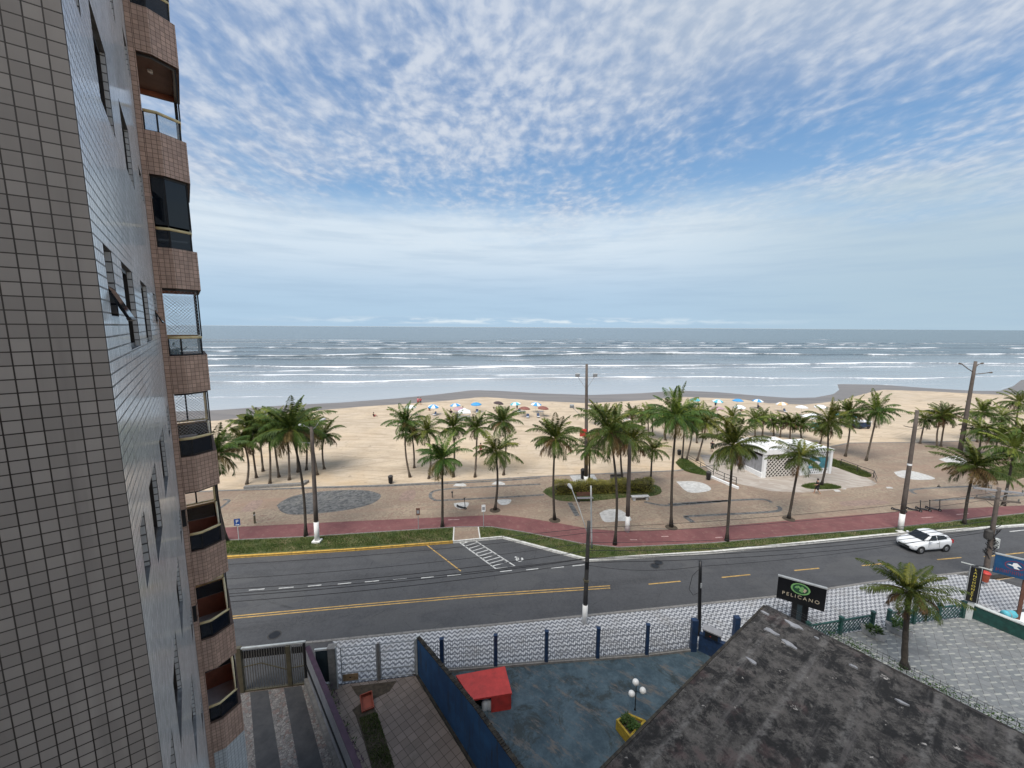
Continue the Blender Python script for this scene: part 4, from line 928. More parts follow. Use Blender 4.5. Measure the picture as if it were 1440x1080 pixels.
# ------------------------------------------------------------------ low house with the blackened roof
ZH = 3.2; K = P(1077, 852, ZH); dl_ = Vector((-math.sin(R(52.2)), -math.cos(R(52.2)), 0)); dr_ = Vector((math.sin(R(143.5)), math.cos(R(143.5)), 0))
hs = thing('low_house', (K.x, K.y, 0), 'low house with a blackened lichen-stained sheet roof, between the blue and the tiled courtyards', 'house')
W1, W2 = 17.0, 15.0; th = R(1.2)
q = MB(); nx_, ny_ = 190, 30; vs = []
for i in range(nx_+1):
    for j in range(ny_+1):
        s1, s2 = W1*j/ny_, W2*i/nx_; p = dl_*s1+dr_*s2; ph = (s2 % 1.9)/1.9; rib = .055*math.exp(-((ph-.5)/.06)**2); vs.append((p.x, p.y, ZH+.02*s1*0+rib-.012*((s1 % 1.83)/1.83)+RNG.normal(0, .004)))
fs = [(i*(ny_+1)+j, i*(ny_+1)+j+1, (i+1)*(ny_+1)+j+1, (i+1)*(ny_+1)+j) for i in range(nx_) for j in range(ny_)]
q.add(vs, fs, 'mossy_roof'); e = [Vector(v) for v in vs]
q.build('roof', hs)
def rpt(s1, s2, z): p = dl_*s1+dr_*s2; return (p.x, p.y, z)
q = MB(); q.prism([rpt(.05, .05, 0)[:2], rpt(W1, .05, 0)[:2], rpt(W1, W2, 0)[:2], rpt(.05, W2, 0)[:2]], ZH-.16, ZH-.03, 'dark_frame'); q.build('roof_deck', hs)
q = MB(); q.prism([rpt(.45, .45, 0)[:2], rpt(W1-.4, .45, 0)[:2], rpt(W1-.4, W2-.4, 0)[:2], rpt(.45, W2-.4, 0)[:2]], -.3, ZH-.16, 'navy_paint'); q.build('wall', hs)
q = MB(); q.bar(rpt(-.06, -.02, ZH-.06), rpt(-.06, W2, ZH-.06), .14, .13, 'dark_frame'); q.bar(rpt(0, -.06, ZH-.05), rpt(W1, -.06, ZH-.05), .1, .12, 'mouldy_cap'); q.build('gutter', hs)
r_f = np.random.default_rng(21); q = MB()
for px_, py_, sz in ((1116, 879, .38), (1084, 888, .34), (1110, 906, .36), (1056, 929, .25), (1200, 937, .16), (1269, 988, .2), (1148, 897, .12), (1076, 862, .2)):
    c_ = P(px_, py_, ZH+.03)-Vector((K.x, K.y, 0)); n_ = 11; q.prism([(c_.x+(dr_.x*math.cos(t)*1.2-dl_.x*math.sin(t)*.5)*sz*f, c_.y+(dr_.y*math.cos(t)*1.2-dl_.y*math.sin(t)*.5)*sz*f) for t, f in zip(np.linspace(0, 6.28, n_, endpoint=False), r_f.uniform(.5, 1.05, n_))], ZH-.02, ZH+.062, 'grey_wall')
q.build('worn_patch', hs)
# spiked wire with creeper along the roof edge
sw = thing('wire_fence', (K.x, K.y, 0), 'thin spiked wire fence with creeper along the right edge of the black roof', 'fence')
q = MB()
for hh in (.12, .30, .42): q.tube([rpt(-.22, .3, ZH+hh), rpt(-.22, 7, ZH+hh-.02), rpt(-.22, W2, ZH+hh)], .008, 'cable', 5)
q.build('wire', sw)
q = MB()
for i in range(75): t = .3+i*.2; q.tube([rpt(-.22, t, ZH-.05), rpt(-.22, t+RNG.normal(0, .01), ZH+.42+RNG.uniform(0, .06))], .006, 'cable', 4)
q.build('spikes', sw)
q = MB(); r9 = np.random.default_rng(9)
for i in range(750):
    t = abs(r9.normal(0, 1))*.1; cl = r9.choice([2.9, 3.6, 4.1, 5.3, 6.1, 6.6, 7.4, 8.2, 8.9, 9.8, 10.4, 11.3])+r9.normal(0, .22); c1 = Vector(rpt(-.25+r9.normal(0, .06), cl, ZH-.05+abs(r9.normal(0, .16)))); b = r9.uniform(0, 6.28)
    d = Vector((math.cos(b), math.sin(b), r9.uniform(-.3, .7)))*.1; e_ = Vector((-math.sin(b), math.cos(b), 0))*.025; q.add([c1, c1+d*.5+e_, c1+d, c1+d*.5-e_], [(0, 1, 2, 3)], 'plant_leaf')
q.build('creeper', sw)
# blue meter wall and dark post
mw0 = P(985, 914)
mw = thing('meter_wall', mw0, 'stubby blue wall with a grey meter hatch at the foot of the short dark pole', 'wall', None, R(-38))
q = MB(); q.box(-.1, 1.5, -.12, .12, -.1, 1.05, 'navy_paint'); q.build('wall_body', mw, bevel=.01); q = MB(); q.box(.1, .95, -.2, .2, 1.053, 1.45, 'navy_paint'); q.build('meter_box', mw); q = MB(); q.box(.05, 1.0, -.25, .25, 1.453, 1.52, 'grey_wall'); q.build('cap', mw)
q = MB(); q.box(.2, .85, -.215, -.202, 1.1, 1.4, 'black_metal'); q.box(.45, .5, -.22, -.216, 1.2, 1.25, 'red_paint'); q.build('hatch', mw)
np_ = thing('fence_post', (13.1, 21.35, 0), 'single blue square fence post just left of the black roof corner', 'post'); q = MB(); q.box(-.15, .15, -.14, .14, -.1, 1.5, 'navy_paint'); q.build('shaft', np_, bevel=.01)
q = MB(); q.bar((.15, 0, 1.4), (1.5, .2, 1.4), .04, .04, 'white_wire'); q.bar((.15, 0, 1.1), (.5, .05, 1.38), .03, .03, 'white_wire'); q.build('rail', np_)
# ------------------------------------------------------------------ tiled courtyard
def lattice_panel(L, h, cell=.24):
    q = MB(); n = int(L/cell); m_ = int(h/cell)
    for i in range(n):
        for j in range(m_):
            x, z = (i+.5)*L/n, .06+(j+.5)*(h-.06)/m_; off = 0
            w_, hh = L/n, (h-.06)/m_
            q.bar((x-w_/2, 0, z), (x, 0, z+hh/2), .04, .03, 'green_paint'); q.bar((x, 0, z+hh/2), (x+w_/2, 0, z), .04, .03, 'green_paint'); q.bar((x+w_/2, 0, z), (x, 0, z-hh/2), .04, .03, 'green_paint'); q.bar((x, 0, z-hh/2), (x-w_/2, 0, z), .04, .03, 'green_paint')
    return q
for (a, b), lab in ((((17.3, 21.4), (21.9, 22.33)), 'dark green pierced-block fence left of the courtyard entrance'), (((23.05, 22.5), (28.5, 23.33)), 'dark green pierced-block fence between the courtyard entrance and the vertical sign')):
    o0, rz, L = frame_of(a, b); lf_ = thing('lattice_fence', o0, lab, 'fence', None, rz); nsec = 2 if L < 5 else 3; sec = L/nsec
    for i in range(nsec):
        q = lattice_panel(sec-.16, .86); o_ = q.build('lattice_panel', lf_); o_.location = (i*sec+.08, 0, 0)
        q = MB(); q.box(i*sec+.1, (i+1)*sec-.1, -.045, .045, .865, .92, 'green_paint'); q.build('top_rail', lf_)
    for i in range(nsec+1): q = MB(); q.box(i*sec-.085, i*sec+.085, -.085, .085, -.05, 1.08, 'green_paint'); q.box(i*sec-.11, i*sec+.11, -.11, .11, 1.083, 1.13, 'green_paint'); q.build('post', lf_)
o0, rz, L = frame_of((29.15, 23.3), (33.3, 16.0)); lw = thing('boundary_wall', o0, 'low dark green wall with a pale coping at the far right of the tiled courtyard', 'wall', None, rz)
q = MB(); q.box(0, L, -.1, .1, -.1, .88, 'green_paint'); q.build('wall_body', lw); q = MB(); q.box(-.03, L, -.14, .14, .883, .94, 'pale_cap'); q.build('coping', lw)
for (x, y), lab, rz in (((1228, 896), 'boat-shaped stone planter left of the courtyard entrance', -.9), ((1263, 892), 'boat-shaped stone planter behind the courtyard palm', -.9)):
    p = P(x, y); pb_ = thing('stone_planter', p, lab, 'planter', 'boat-shaped planters', rz); q = MB(); out = [(-.62, .42), (-.42, .2), (0, .16), (.42, .2), (.62, .42)]
    vs = []; n = 9
    for i in range(n):
        t = -1+2*i/(n-1); wv = .24*(1-t*t*.75); zt = .42+.10*t*t; xb = .62*t; vs += [(xb*.8, -wv*.6, .02), (xb*.8, wv*.6, .02), (xb, wv, zt), (xb*.97, wv*.82, zt), (xb*.9, wv*.6, .3), (xb*.9, -wv*.6, .3), (xb*.97, -wv*.82, zt), (xb, -wv, zt)]
    fs = [(i*8+j, i*8+(j+1) % 8, (i+1)*8+(j+1) % 8, (i+1)*8+j) for i in range(n-1) for j in range(8)]+[tuple(range(8)), tuple((n-1)*8+j for j in range(7, -1, -1))]
    q.add(vs, fs, 'stone_bench'); q.build('trough', pb_)
    pl = leaf_clump('trough_plant', (0, 0, 0), 160, .3, .45 if x < 1250 else .9, .2, 'plant_leaf' if x < 1250 else 'palm_leaf', x).build('trough_plant'); pl.location = (p.x, p.y, .32); tag(pl, 'bushy plant growing in the planter %s' % ('left of the courtyard entrance' if x < 1250 else 'behind the courtyard palm'), 'plant')
# PELICANO sign
g0 = P(1122, 882); sb = R(90-122); sg = thing('shop_sign', g0, 'black PELICANO sign board with a green oval emblem on a dark pillar', 'sign', None, sb)
q = MB(); q.box(-1.23, 1.14, -.06, .06, 1.52, 2.95, 'sign_black'); bd = q.build('board', sg, bevel=.008)
q = MB(); q.box(-1.25, 1.16, -.08, .08, 2.953, 3.03, 'grey_metal'); q.build('top_trim', sg)
q = MB(); q.box(-.42, .40, -.05, .05, -.1, 1.52, 'sign_black'); q.box(-.15, .1, -.056, -.051, .3, 1.5, 'gate_leaf'); q.build('pillar', sg)
Mt = Matrix.Translation((-.045, -.064, 1.98)) @ Matrix.Rotation(R(90), 4, 'X'); text('PELICANO', .30, 'letter_cream', sg, Mt, 'lettering', .006, 1.42)
q = MB(); n = 28
for r0, r1, mat, yy in ((.0, .36, 'logo_green', -.063), (.0, .29, 'logo_dark', -.066)):
    q.add([(-.09+1.35*r1*math.cos(2*math.pi*i/n), yy, 2.52+r1*math.sin(2*math.pi*i/n)) for i in range(n)], [tuple(range(n))], mat)
body = [(-.30, .02), (-.22, .14), (-.10, .2), (0, .1), (.06, .2), (.16, .15), (.2, .02), (.12, -.03), (.2, -.12), (.08, -.2), (-.06, -.12), (-.02, .0), (-.1, .06), (-.16, -.02)]
q.add([(-.09+x, -.069, 2.52+z) for x, z in body], [tuple(range(len(body)))], 'logo_green')
bk = [(.2, .1), (.32, .02), (.22, -.18), (.14, -.1)]; q.add([(-.09+x, -.0695, 2.52+z) for x, z in bk], [(0, 1, 2, 3)], 'letter_cream'); q.build('emblem', sg)
# vertical sign
g0 = P(1364, 872); vs_ = thing('vertical_sign', g0, 'tall narrow black sign with stacked yellow letters on a concrete post', 'sign', None, R(90-125))
q = MB(); q.box(-.36, .1, -.07, .0, 1.25, 3.5, 'sign_black'); q.build('board', vs_, bevel=.006); q = MB(); q.box(-.39, -.362, -.08, .01, 1.23, 3.52, 'grey_metal'); q.box(.102, .13, -.08, .01, 1.23, 3.52, 'grey_metal'); q.build('edge_trim', vs_)
q = MB(); q.box(-.22, .08, .02, .26, -.1, 3.3, 'pale_cap'); q.build('post', vs_, bevel=.015); q = MB(); q.bar((-.75, .1, 3.60), (.55, .1, 3.52), .05, .05, 'pale_cap'); q.bar((-.3, .0, 3.56), (.3, .2, 3.62), .05, .05, 'black_metal'); q.build('bracket', vs_)
text('\n'.join('LANCHONETE'), .21, 'letter_yellow', vs_, Matrix.Translation((-.13, -.074, 2.40)) @ Matrix.Rotation(R(90), 4, 'X'), 'lettering', .004, 1.03)
q = MB(); q.box(.13, .2, .02, .36, 1.2, 3.45, 'sign_black'); q.build('side_board', vs_)
# brown stand at the foot of the sign
bs = thing('stone_block', P(1381, 872), 'low rough block with a reddish opening at the foot of the vertical sign', 'block', None, R(-50)); q = MB(); q.box(-.4, .4, -.2, .25, -.05, .5, 'kerb_stone'); q.build('body', bs, bevel=.02); q = MB(); q.box(-.25, .25, -.225, -.203, .08, .38, 'brown_wood'); q.build('opening', bs)
# blue billboard on a dark post
g0 = P(1432, 872); bb = thing('billboard', g0, 'blue advertising board with a white winged emblem and red lettering, on a brown post', 'sign', None, R(90-128))
q = MB(); q.box(-1.38, .95, -.06, .06, 2.72, 3.95, 'bill_blue'); q.build('board', bb); q = MB(); q.box(-1.4, .97, -.08, .08, 3.953, 4.02, 'grey_metal'); q.build('top_trim', bb); q = MB(); q.box(-.08, .08, .065, .2, -.1, 3.9, 'brown_wood'); q.build('post', bb)
q = MB(); n = 24; q.add([(-.55+.42*math.cos(2*math.pi*i/n), -.063, 3.47+.30*math.sin(2*math.pi*i/n)) for i in range(n)], [tuple(range(n))], 'bill_red')
q.add([(-.55+.37*math.cos(2*math.pi*i/n), -.065, 3.47+.25*math.sin(2*math.pi*i/n)) for i in range(n)], [tuple(range(n))], 'bill_blue')
wing = [(-.33, .02), (-.18, .05), (-.12, .0), (-.08, .16), (.06, .2), (.2, .06), (.28, -.04), (.14, .0), (.08, -.04), (.22, -.2), (-.02, -.18), (-.06, -.06), (-.2, -.02)]; q.add([(-.55+x, -.068, 3.47+z) for x, z in wing], [tuple(range(len(wing)))], 'clean_white'); q.build('emblem', bb)
q = MB(); r3 = np.random.default_rng(3)
for i in range(11):
    x = -1.28+i*.165; q.box(x, x+.03, -.068, -.0605, 2.88, 3.1, 'bill_red'); q.box(x, x+.12, -.0675, -.0605, *( (3.07, 3.1) if i % 2 else (2.98, 3.01)), 'bill_red'); q.box(x+.09, x+.12, -.067, -.0605, 2.88 if i % 3 else 2.98, 3.1, 'bill_red')
q.build('lettering_strokes', bb)
# orange litter bin
p = P(1384, 822); ob = thing('litter_bin', p, 'orange litter bin on the pavement behind the vertical sign', 'bin'); q = MB(); q.lathe([(0, 0.25), (.17, .25), (.22, .85), (.24, .85), (.2, .83), (.15, .3), (0, .3)], (0, 0, 0), 'orange_plastic', 14); q.build('basket', ob); q = MB(); q.tube([(0, .2, 0), (0, .2, .95)], .025, 'grey_metal'); q.build('post', ob)
q = MB(); q.lathe([(.245, .85), (.25, .9), (.19, .98), (.0, 1.0)], (0, 0, 0), 'red_paint', 14); q.build('lid', ob)
hy = thing('manhole_drum', P(1418, 868), 'small turquoise drum lying on the white forecourt by the green wall', 'drum'); q = MB(); q.tube([(-.35, 0, .22), (-.28, 0, .22), (.28, 0, .22), (.35, 0, .22)], [.2, .22, .22, .2], 'umbrella_teal', 14); q.build('barrel', hy, True); q = MB(); q.tube([(-.1, 0, .22), (-.06, 0, .22)], .235, 'grey_metal', 14); q.build('hoop', hy)
# ------------------------------------------------------------------ poles, lamps and wires
def pole(base, top_px, label, r0=.17, r1=.11, white=0.0, mat='concrete_pole', hgt=None, plinth=False, name='utility_pole', group='utility poles'):
    b = base if isinstance(base, Vector) else P(*base)
    t = up_at(b, *top_px) if top_px else b+Vector((0, 0, hgt)); o = thing(name, b, label, 'pole', group); d = t-b; L = d.z
    q = MB(); pts = [Vector((d.x*f, d.y*f, L*f)) for f in np.linspace(white/L if white else -.02, 1, 6)]
    rr = [r0+(r1-r0)*f for f in np.linspace(white/L if white else 0, 1, 6)]; q.tube(pts, rr, mat, 12); q.build('shaft', o, True)
    if white:
        q = MB(); f = white/L; q.tube([(0, 0, -.05), (d.x*f, d.y*f, white)], [r0+.012, r0+.006], 'white_paint', 12); q.build('painted_base', o, True)
    if plinth: q = MB(); q.box(-.34, .34, -.3, .3, -.03, .16, 'white_paint'); q.build('plinth', o, bevel=.02)
    return o, d
def arm(o, pts, r=.03, mat='grey_metal', lamp=True, name='lamp_arm'):
    q = MB(); q.tube(pts, r, mat, 8); a = q.build(name, o, True)
    if lamp:
        e, f = Vector(pts[-1]), Vector(pts[-2]); d = (e-f); d.z *= .3; d.normalize(); q = MB(); s_ = d.cross(Vector((0, 0, 1))).normalized()
        q.tube([e-d*.05, e+d*.12, e+d*.42, e+d*.52], [.04, .10, .12, .05], mat, 8); q.build('lamp_head', a)
def crossarm(o, d, f, L, ang, n=4, mat='dark_pole'):
    c = Vector((d.x*f, d.y*f, d.z*f)); v = Vector((math.cos(ang), math.sin(ang), 0)); q = MB(); q.bar(c-v*L/2, c+v*L/2, .10, .12, mat)
    q.bar(c-v*L*.3, c+Vector((0, 0, -.55)), .03, .03, mat); q.bar(c+v*L*.3, c+Vector((0, 0, -.55)), .03, .03, mat); a = q.build('crossarm', o)
    for i in range(n):
        p = c+v*L*(-.46+.92*i/(n-1)); q = MB(); q.lathe([(.02, .06), (.05, .1), (.03, .14), (.05, .18), (.03, .24), (0, .25)], p, 'gate_bar', 8); q.build('insulator', a)
ALONG = math.atan(.16)
nb = P(822, 876)
np1, d1 = pole((822, 876), (828, 733), 'near utility pole with white base on the wavy pavement, lamp arm reaching over the road', .15, .10, 1.25, 'dark_pole')
tip = up_at(nb, 804, 687, 2.0)-nb; m0 = Vector((d1.x*.86, d1.y*.86, d1.z*.86)); arm(np1, [m0, m0.lerp(tip, .5)+Vector((0, 0, .12)), tip], .024, 'grey_metal')
q = MB(); q.box(-.1, .12, -.14, -.12, d1.z*.55, d1.z*.62, 'black_metal'); q.box(-.14, .14, -.16, .14, d1.z*.42, d1.z*.44, 'gate_olive'); q.build('junction_box', np1)
rb = Vector((34.4, 27.2, 0)); rp1, d2 = pole(rb, (1405, 686), 'near utility pole loaded with cross arms and cable loops, beside the vertical sign', .17, .11, .0, 'concrete_pole')
crossarm(rp1, d2, .97, 2.6, ALONG-.55, 4, 'grey_wall'); crossarm(rp1, d2, .87, 2.4, ALONG-.5, 4, 'concrete_pole')
q = MB(); z4 = d2.z
for i in range(26):
    a = RNG.uniform(0, 6.28); zz = z4*RNG.uniform(.3, .62); q.tube([(.16*math.cos(a), .16*math.sin(a), zz), (.4*math.cos(a), .3*math.sin(a), zz+RNG.uniform(-.35, .25)), (.15*math.cos(a+1), .15*math.sin(a+1), zz-RNG.uniform(.2, .6))], .022, 'cable', 5)
q.build('cable_bundle', rp1); q = MB(); q.lathe([(0, 0), (.2, 0), (.23, .1), (.23, .6), (.16, .7), (0, .7)], (-.32, .0, z4*.46), 'dark_pole', 12); q.box(.18, .5, -.1, .12, z4*.36, z4*.46, 'pale_cap'); q.build('transformer', rp1)
lb = Vector((-24.4, 18.2, 0)); lp1, d3 = pole(lb, None, 'near utility pole behind the tower at the left end of the wires', .15, .1, 1.2, 'dark_pole', 6.8)
sp, d4 = pole((983, 893), (985, 789), 'short black pole rising from the stubby blue wall beside the black roof', .11, .09, 0, 'black_metal')
q = MB(); q.box(-.16, -.08, -.08, .08, d4.z*.66, d4.z*.72, 'grey_metal'); q.build('junction_box', sp)
pa1, da = pole((446, 762), (438, 600), 'tall lamp pole with white base and plinth, on the left verge among the palms', .19, .13, 1.8, 'concrete_pole', None, True, 'lamp_pole', 'lamp poles along the promenade')
for s_ in (1, -1): c = da*.97; arm(pa1, [c, c+Vector((s_*.3, .05, .25)), c+Vector((s_*.62, .1, .72 if s_ > 0 else .35))], .025, 'white_wire')
c = da*.86; arm(pa1, [c, c+Vector((-.8, -.05, .1))], .05, 'grey_metal', True, 'lamp_arm')
pb1, db = pole((882, 748), (886, 618), 'pole with white base standing by the white mosaic leaf right of the long hedge', .19, .14, 1.5, 'concrete_pole', None, False, 'lamp_pole', 'lamp poles along the promenade')
pc1, dc = pole((1266, 745), (1290, 577), 'tall pole with white base beside the row of scooters', .2, .13, 1.55, 'concrete_pole', None, False, 'lamp_pole', 'lamp poles along the promenade')
for z_, x_ in ((.86, -1.0), (.845, .8)): c = dc*z_; arm(pc1, [c, c+Vector((x_*.5, 0, .05)), c+Vector((x_, .0, .16))], .03, 'dark_pole', False)
q = MB(); q.tube([dc*.55, dc*.565], .17, 'clean_white', 12); q.build('band', pc1); q = MB(); q.box(-.7, -.1, -.75, -.25, -.02, .1, 'kerb_white'); q.build('plinth', pc1)
pd1, dd = pole((824, 690), (825, 512), 'very tall lamp pole behind the long hedge, carrying four floodlights and a red box', .23, .13, 1.7, 'concrete_pole', None, False, 'lamp_pole', 'lamp poles along the promenade')
for f_, x_ in ((.90, -1.0), (.90, .9), (.66, -1.6)):
    c = dd*f_; q = MB(); q.bar(c, c+Vector((x_, 0, .05)), .06, .06, 'grey_metal'); q.bar(c-Vector((0, 0, 1.3)), c+Vector((x_*.9, 0, 0)), .04, .04, 'grey_metal'); a = q.build('lamp_arm', pd1); q = MB(); M = Matrix.Translation(c+Vector((x_, -.1, .25))) @ Matrix.Rotation(R(25), 4, 'X'); q.box(-.22, .22, -.1, .1, -.18, .18, 'grey_metal', M); q.box(-.19, .19, -.11, -.101, -.15, .15, 'car_light', M); q.build('lamp_head', a)
q = MB(); q.bar(dd*.66+Vector((-.5, 0, 0)), dd*.66+Vector((.6, 0, 0)), .05, .05, 'clean_white'); q.build('crossarm', pd1)
c = dd*.47; q = MB(); q.box(c.x-.75, c.x-.05, c.y-.32, c.y-.2, c.z-.35, c.z+.45, 'red_paint'); q.build('warning_board', pd1)
pe1, de = pole((1350, 635), (1372, 508), 'tall leaning lamp pole at the sand edge by the right palm clump', .3, .18, 0, 'concrete_pole', None, False, 'lamp_pole', 'lamp poles along the promenade')
for f_, pts in ((.88, [(0, 0, 0), (-.9, 0, .5), (-1.9, 0, 1.2)]), (.86, [(0, 0, 0), (1.2, 0, .1), (2.2, 0, .25)]), (.93, [(0, 0, 0), (.5, 0, .5), (.7, 0, .6)])): c = de*f_; arm(pe1, [c+Vector(p) for p in pts], .06, 'concrete_pole')
q = MB(); q.box(de.x*.1+.2, de.x*.1+.5, -.2, .2, 1.6, 2.1, 'clean_white'); q.build('meter_box', pe1)
tb, dt = pole((832, 772), (831, 683), 'slim grey steel post in the verge behind the near lamp arm', .075, .06, 0, 'grey_metal', None, False, 'steel_post', None)
wires = [(.95, .95, .97), (.90, .90, .90), (.78, .80, .72), (.70, .72, .66), (.62, .64, .60), (.60, .63, .56), (.56, .59, .52)]
for i, (f1, f2, f3) in enumerate(wires):
    for (b0, e0, g0_), (b1, e1, g1) in (((lb, d3, f1), (nb, d1, f2)), ((nb, d1, f2), (rb, d2, f3))):
        a, c = b0+e0*g0_, b1+e1*g1; off = Vector((0, -.16+.055*i, 0)); sag = .35+.09*(i % 4)
        pts = [a.lerp(c, t)+off-Vector((0, 0, sag*4*t*(1-t))) for t in np.linspace(0, 1, 24)]
        q = MB(); q.tube(pts, .018 if i > 2 else .012, 'cable', 5); o = q.build('overhead_wire')
        tag(o, '%s overhead wire over the road, %s of the near lamp-arm pole' % (('topmost', 'second highest', 'third highest', 'middle', 'third lowest', 'second lowest', 'lowest')[i], 'left' if b1 is nb else 'right'), 'wire', 'overhead wires along the near pavement')
spt = P(983, 893)+d4*.93
for tgt, zz, lab in ((nb+d1*.58, .3, 'service wire drooping from the near lamp-arm pole to the short black pole'), (rb+d2*.58, .4, 'service wire drooping from the crowded pole to the short black pole')):
    q = MB(); q.tube([spt.lerp(tgt, t)-Vector((0, 0, zz*4*t*(1-t))) for t in np.linspace(0, 1, 14)], .012, 'cable', 5); tag(q.build('service_wire'), lab, 'wire')
q = MB(); q.tube([spt+Vector((0, -.1, 0)), spt+Vector((-.5, -.15, -.5)), spt+Vector((-.65, -.2, -1.3)), spt+Vector((-.35, -.1, -1.75)), spt+Vector((-.05, -.1, -1.6))], .014, 'cable', 5); q.build('cable_loop', sp).parent = None
bpy.data.objects['cable_loop'].parent = sp; bpy.data.objects['cable_loop'].location = -P(983, 893)

# ------------------------------------------------------------------ coconut palms
def crown_mesh(seed, L=2.75, nf=25, young=.25, old=.15):
    r = np.random.default_rng(seed); q = MB()
    for i in range(nf):
        f = i/nf; az = i*2.39996+r.normal(0, .18); el = R(84)-f*R(114)+r.normal(0, .15); Lf = L*(.76+.36*math.sin(math.pi*min(1, f*1.1+.12)))*r.uniform(.78, 1.14)
        mat = 'palm_young' if f < young and r.uniform() < .65 else 'palm_old' if f > 1-old and r.uniform() < .7 else 'palm_leaf'
        droop = R(48)+f*R(38)+r.normal(0, .2); n = 13; p = Vector((0, 0, .0)); pts = [p.copy()]; hd = Vector((math.cos(az), math.sin(az), 0)); tw = Vector((-hd.y, hd.x, 0))
        for j in range(n):
            t = (j+1)/n; e = el-droop*t**1.6; d = hd*math.cos(e)+Vector((0, 0, math.sin(e)))+tw*.06*math.sin(i)*t; p = p+d.normalized()*(Lf/n); pts.append(p.copy())
        q.tube(pts, [.03*(1-.85*j/n) for j in range(n+1)], 'palm_old' if mat == 'palm_old' else 'palm_young', 3, False)
        m_ = 48
        for j in range(m_):
            t = .10+.9*j/m_; s_ = t*n; k_ = min(int(s_), n-1); c = pts[k_].lerp(pts[k_+1], s_-k_); ax = (pts[k_+1]-pts[k_]).normalized()
            side = ax.cross(Vector((0, 0, 1))); side = tw if side.length < .05 else side.normalized(); upn = side.cross(ax).normalized()
            ll = .56*(math.sin(math.pi*(t*.86+.12))**.7)*L/2.75*r.uniform(.85, 1.12)
            for sg_ in (-1, 1):
                if r.uniform() < .06: continue
                dr = (.45+.5*f+.25*t)*r.uniform(.7, 1.25); d = (side*sg_*.85+ax*.62+upn*.12+Vector((r.normal(0, .07), r.normal(0, .07), r.normal(0, .07)))).normalized(); tip = c+d*ll+Vector((0, 0, -ll*dr)); mid = c+d*ll*.55+Vector((0, 0, -ll*dr*.28)); wv = ax*.034*(1 if mat != 'palm_old' else .8)
                q.add([c, mid-wv, tip, mid+wv], [(0, 1, 2, 3)], mat)
    for i in range(7):      # fruit and sheath at the heart
        a = i*.9; c = Vector((math.cos(a)*.17, math.sin(a)*.17, -.16-.06*(i % 3))); q.lathe([(0, -.13), (.09, -.07), (.11, 0), (.07, .08), (0, .11)], c, 'palm_old' if i % 2 else 'palm_young', 6)
    return q.mesh('crown')
CROWNS = [crown_mesh(11, 2.75, 31), crown_mesh(12, 2.75, 34, .2, .22), crown_mesh(13, 2.75, 26, .35, .05), crown_mesh(14, 2.75, 36, .15, .28), crown_mesh(15, 2.75, 25, .5, .1), crown_mesh(16, 2.6, 29, .3, .3), crown_mesh(17, 2.9, 32, .2, .12), crown_mesh(18, 2.7, 22, .4, .25)]
def palm(base, crown, rad, label, group, kind=0, dark=False, thick=1.0):
    b = P(*base); c = up_at(b, *crown); b.z = -.03; c.z -= 0; o = thing('palm_tree', b, label, 'palm', group, 0)
    d = c-b; q = MB(); pts = []; n = 9; r_ = np.random.default_rng(int(base[0]*7+base[1])); bend = Vector((r_.normal(0, .18), r_.normal(0, .18), 0))
    for i in range(n+1): t = i/n; pts.append(d*t+bend*math.sin(math.pi*t)*(d.z/7)+Vector((0, 0, 0)))
    rr = [(.128-.048*(i/n)+(.07 if i == 0 else 0))*thick*(1+.05*(-1)**i) for i in range(n+1)]; q.tube(pts, rr, 'trunk_dark' if dark else 'trunk', 8); q.build('trunk', o, True)
    k_ = bpy.data.objects.new('crown', CROWNS[kind if kind > 2 or r_.uniform() < .45 else (kind+int(r_.integers(3, 8))) % 8]); COL.objects.link(k_); k_.parent = o; k_.location = d; s_ = rad/2.68*r_.uniform(.93, 1.05); k_.scale = (s_, s_, s_*r_.uniform(.92, 1.1)); k_.rotation_euler = (r_.normal(0, .14), r_.normal(0, .14), r_.uniform(0, 6.28))
    return o
GA, GB, GC, GK, GR = ('palms on the sand left of the grey oval', 'row of palms on the sand left of centre', 'palms of the central clump', 'palms around the white kiosk', 'palms at the right edge')
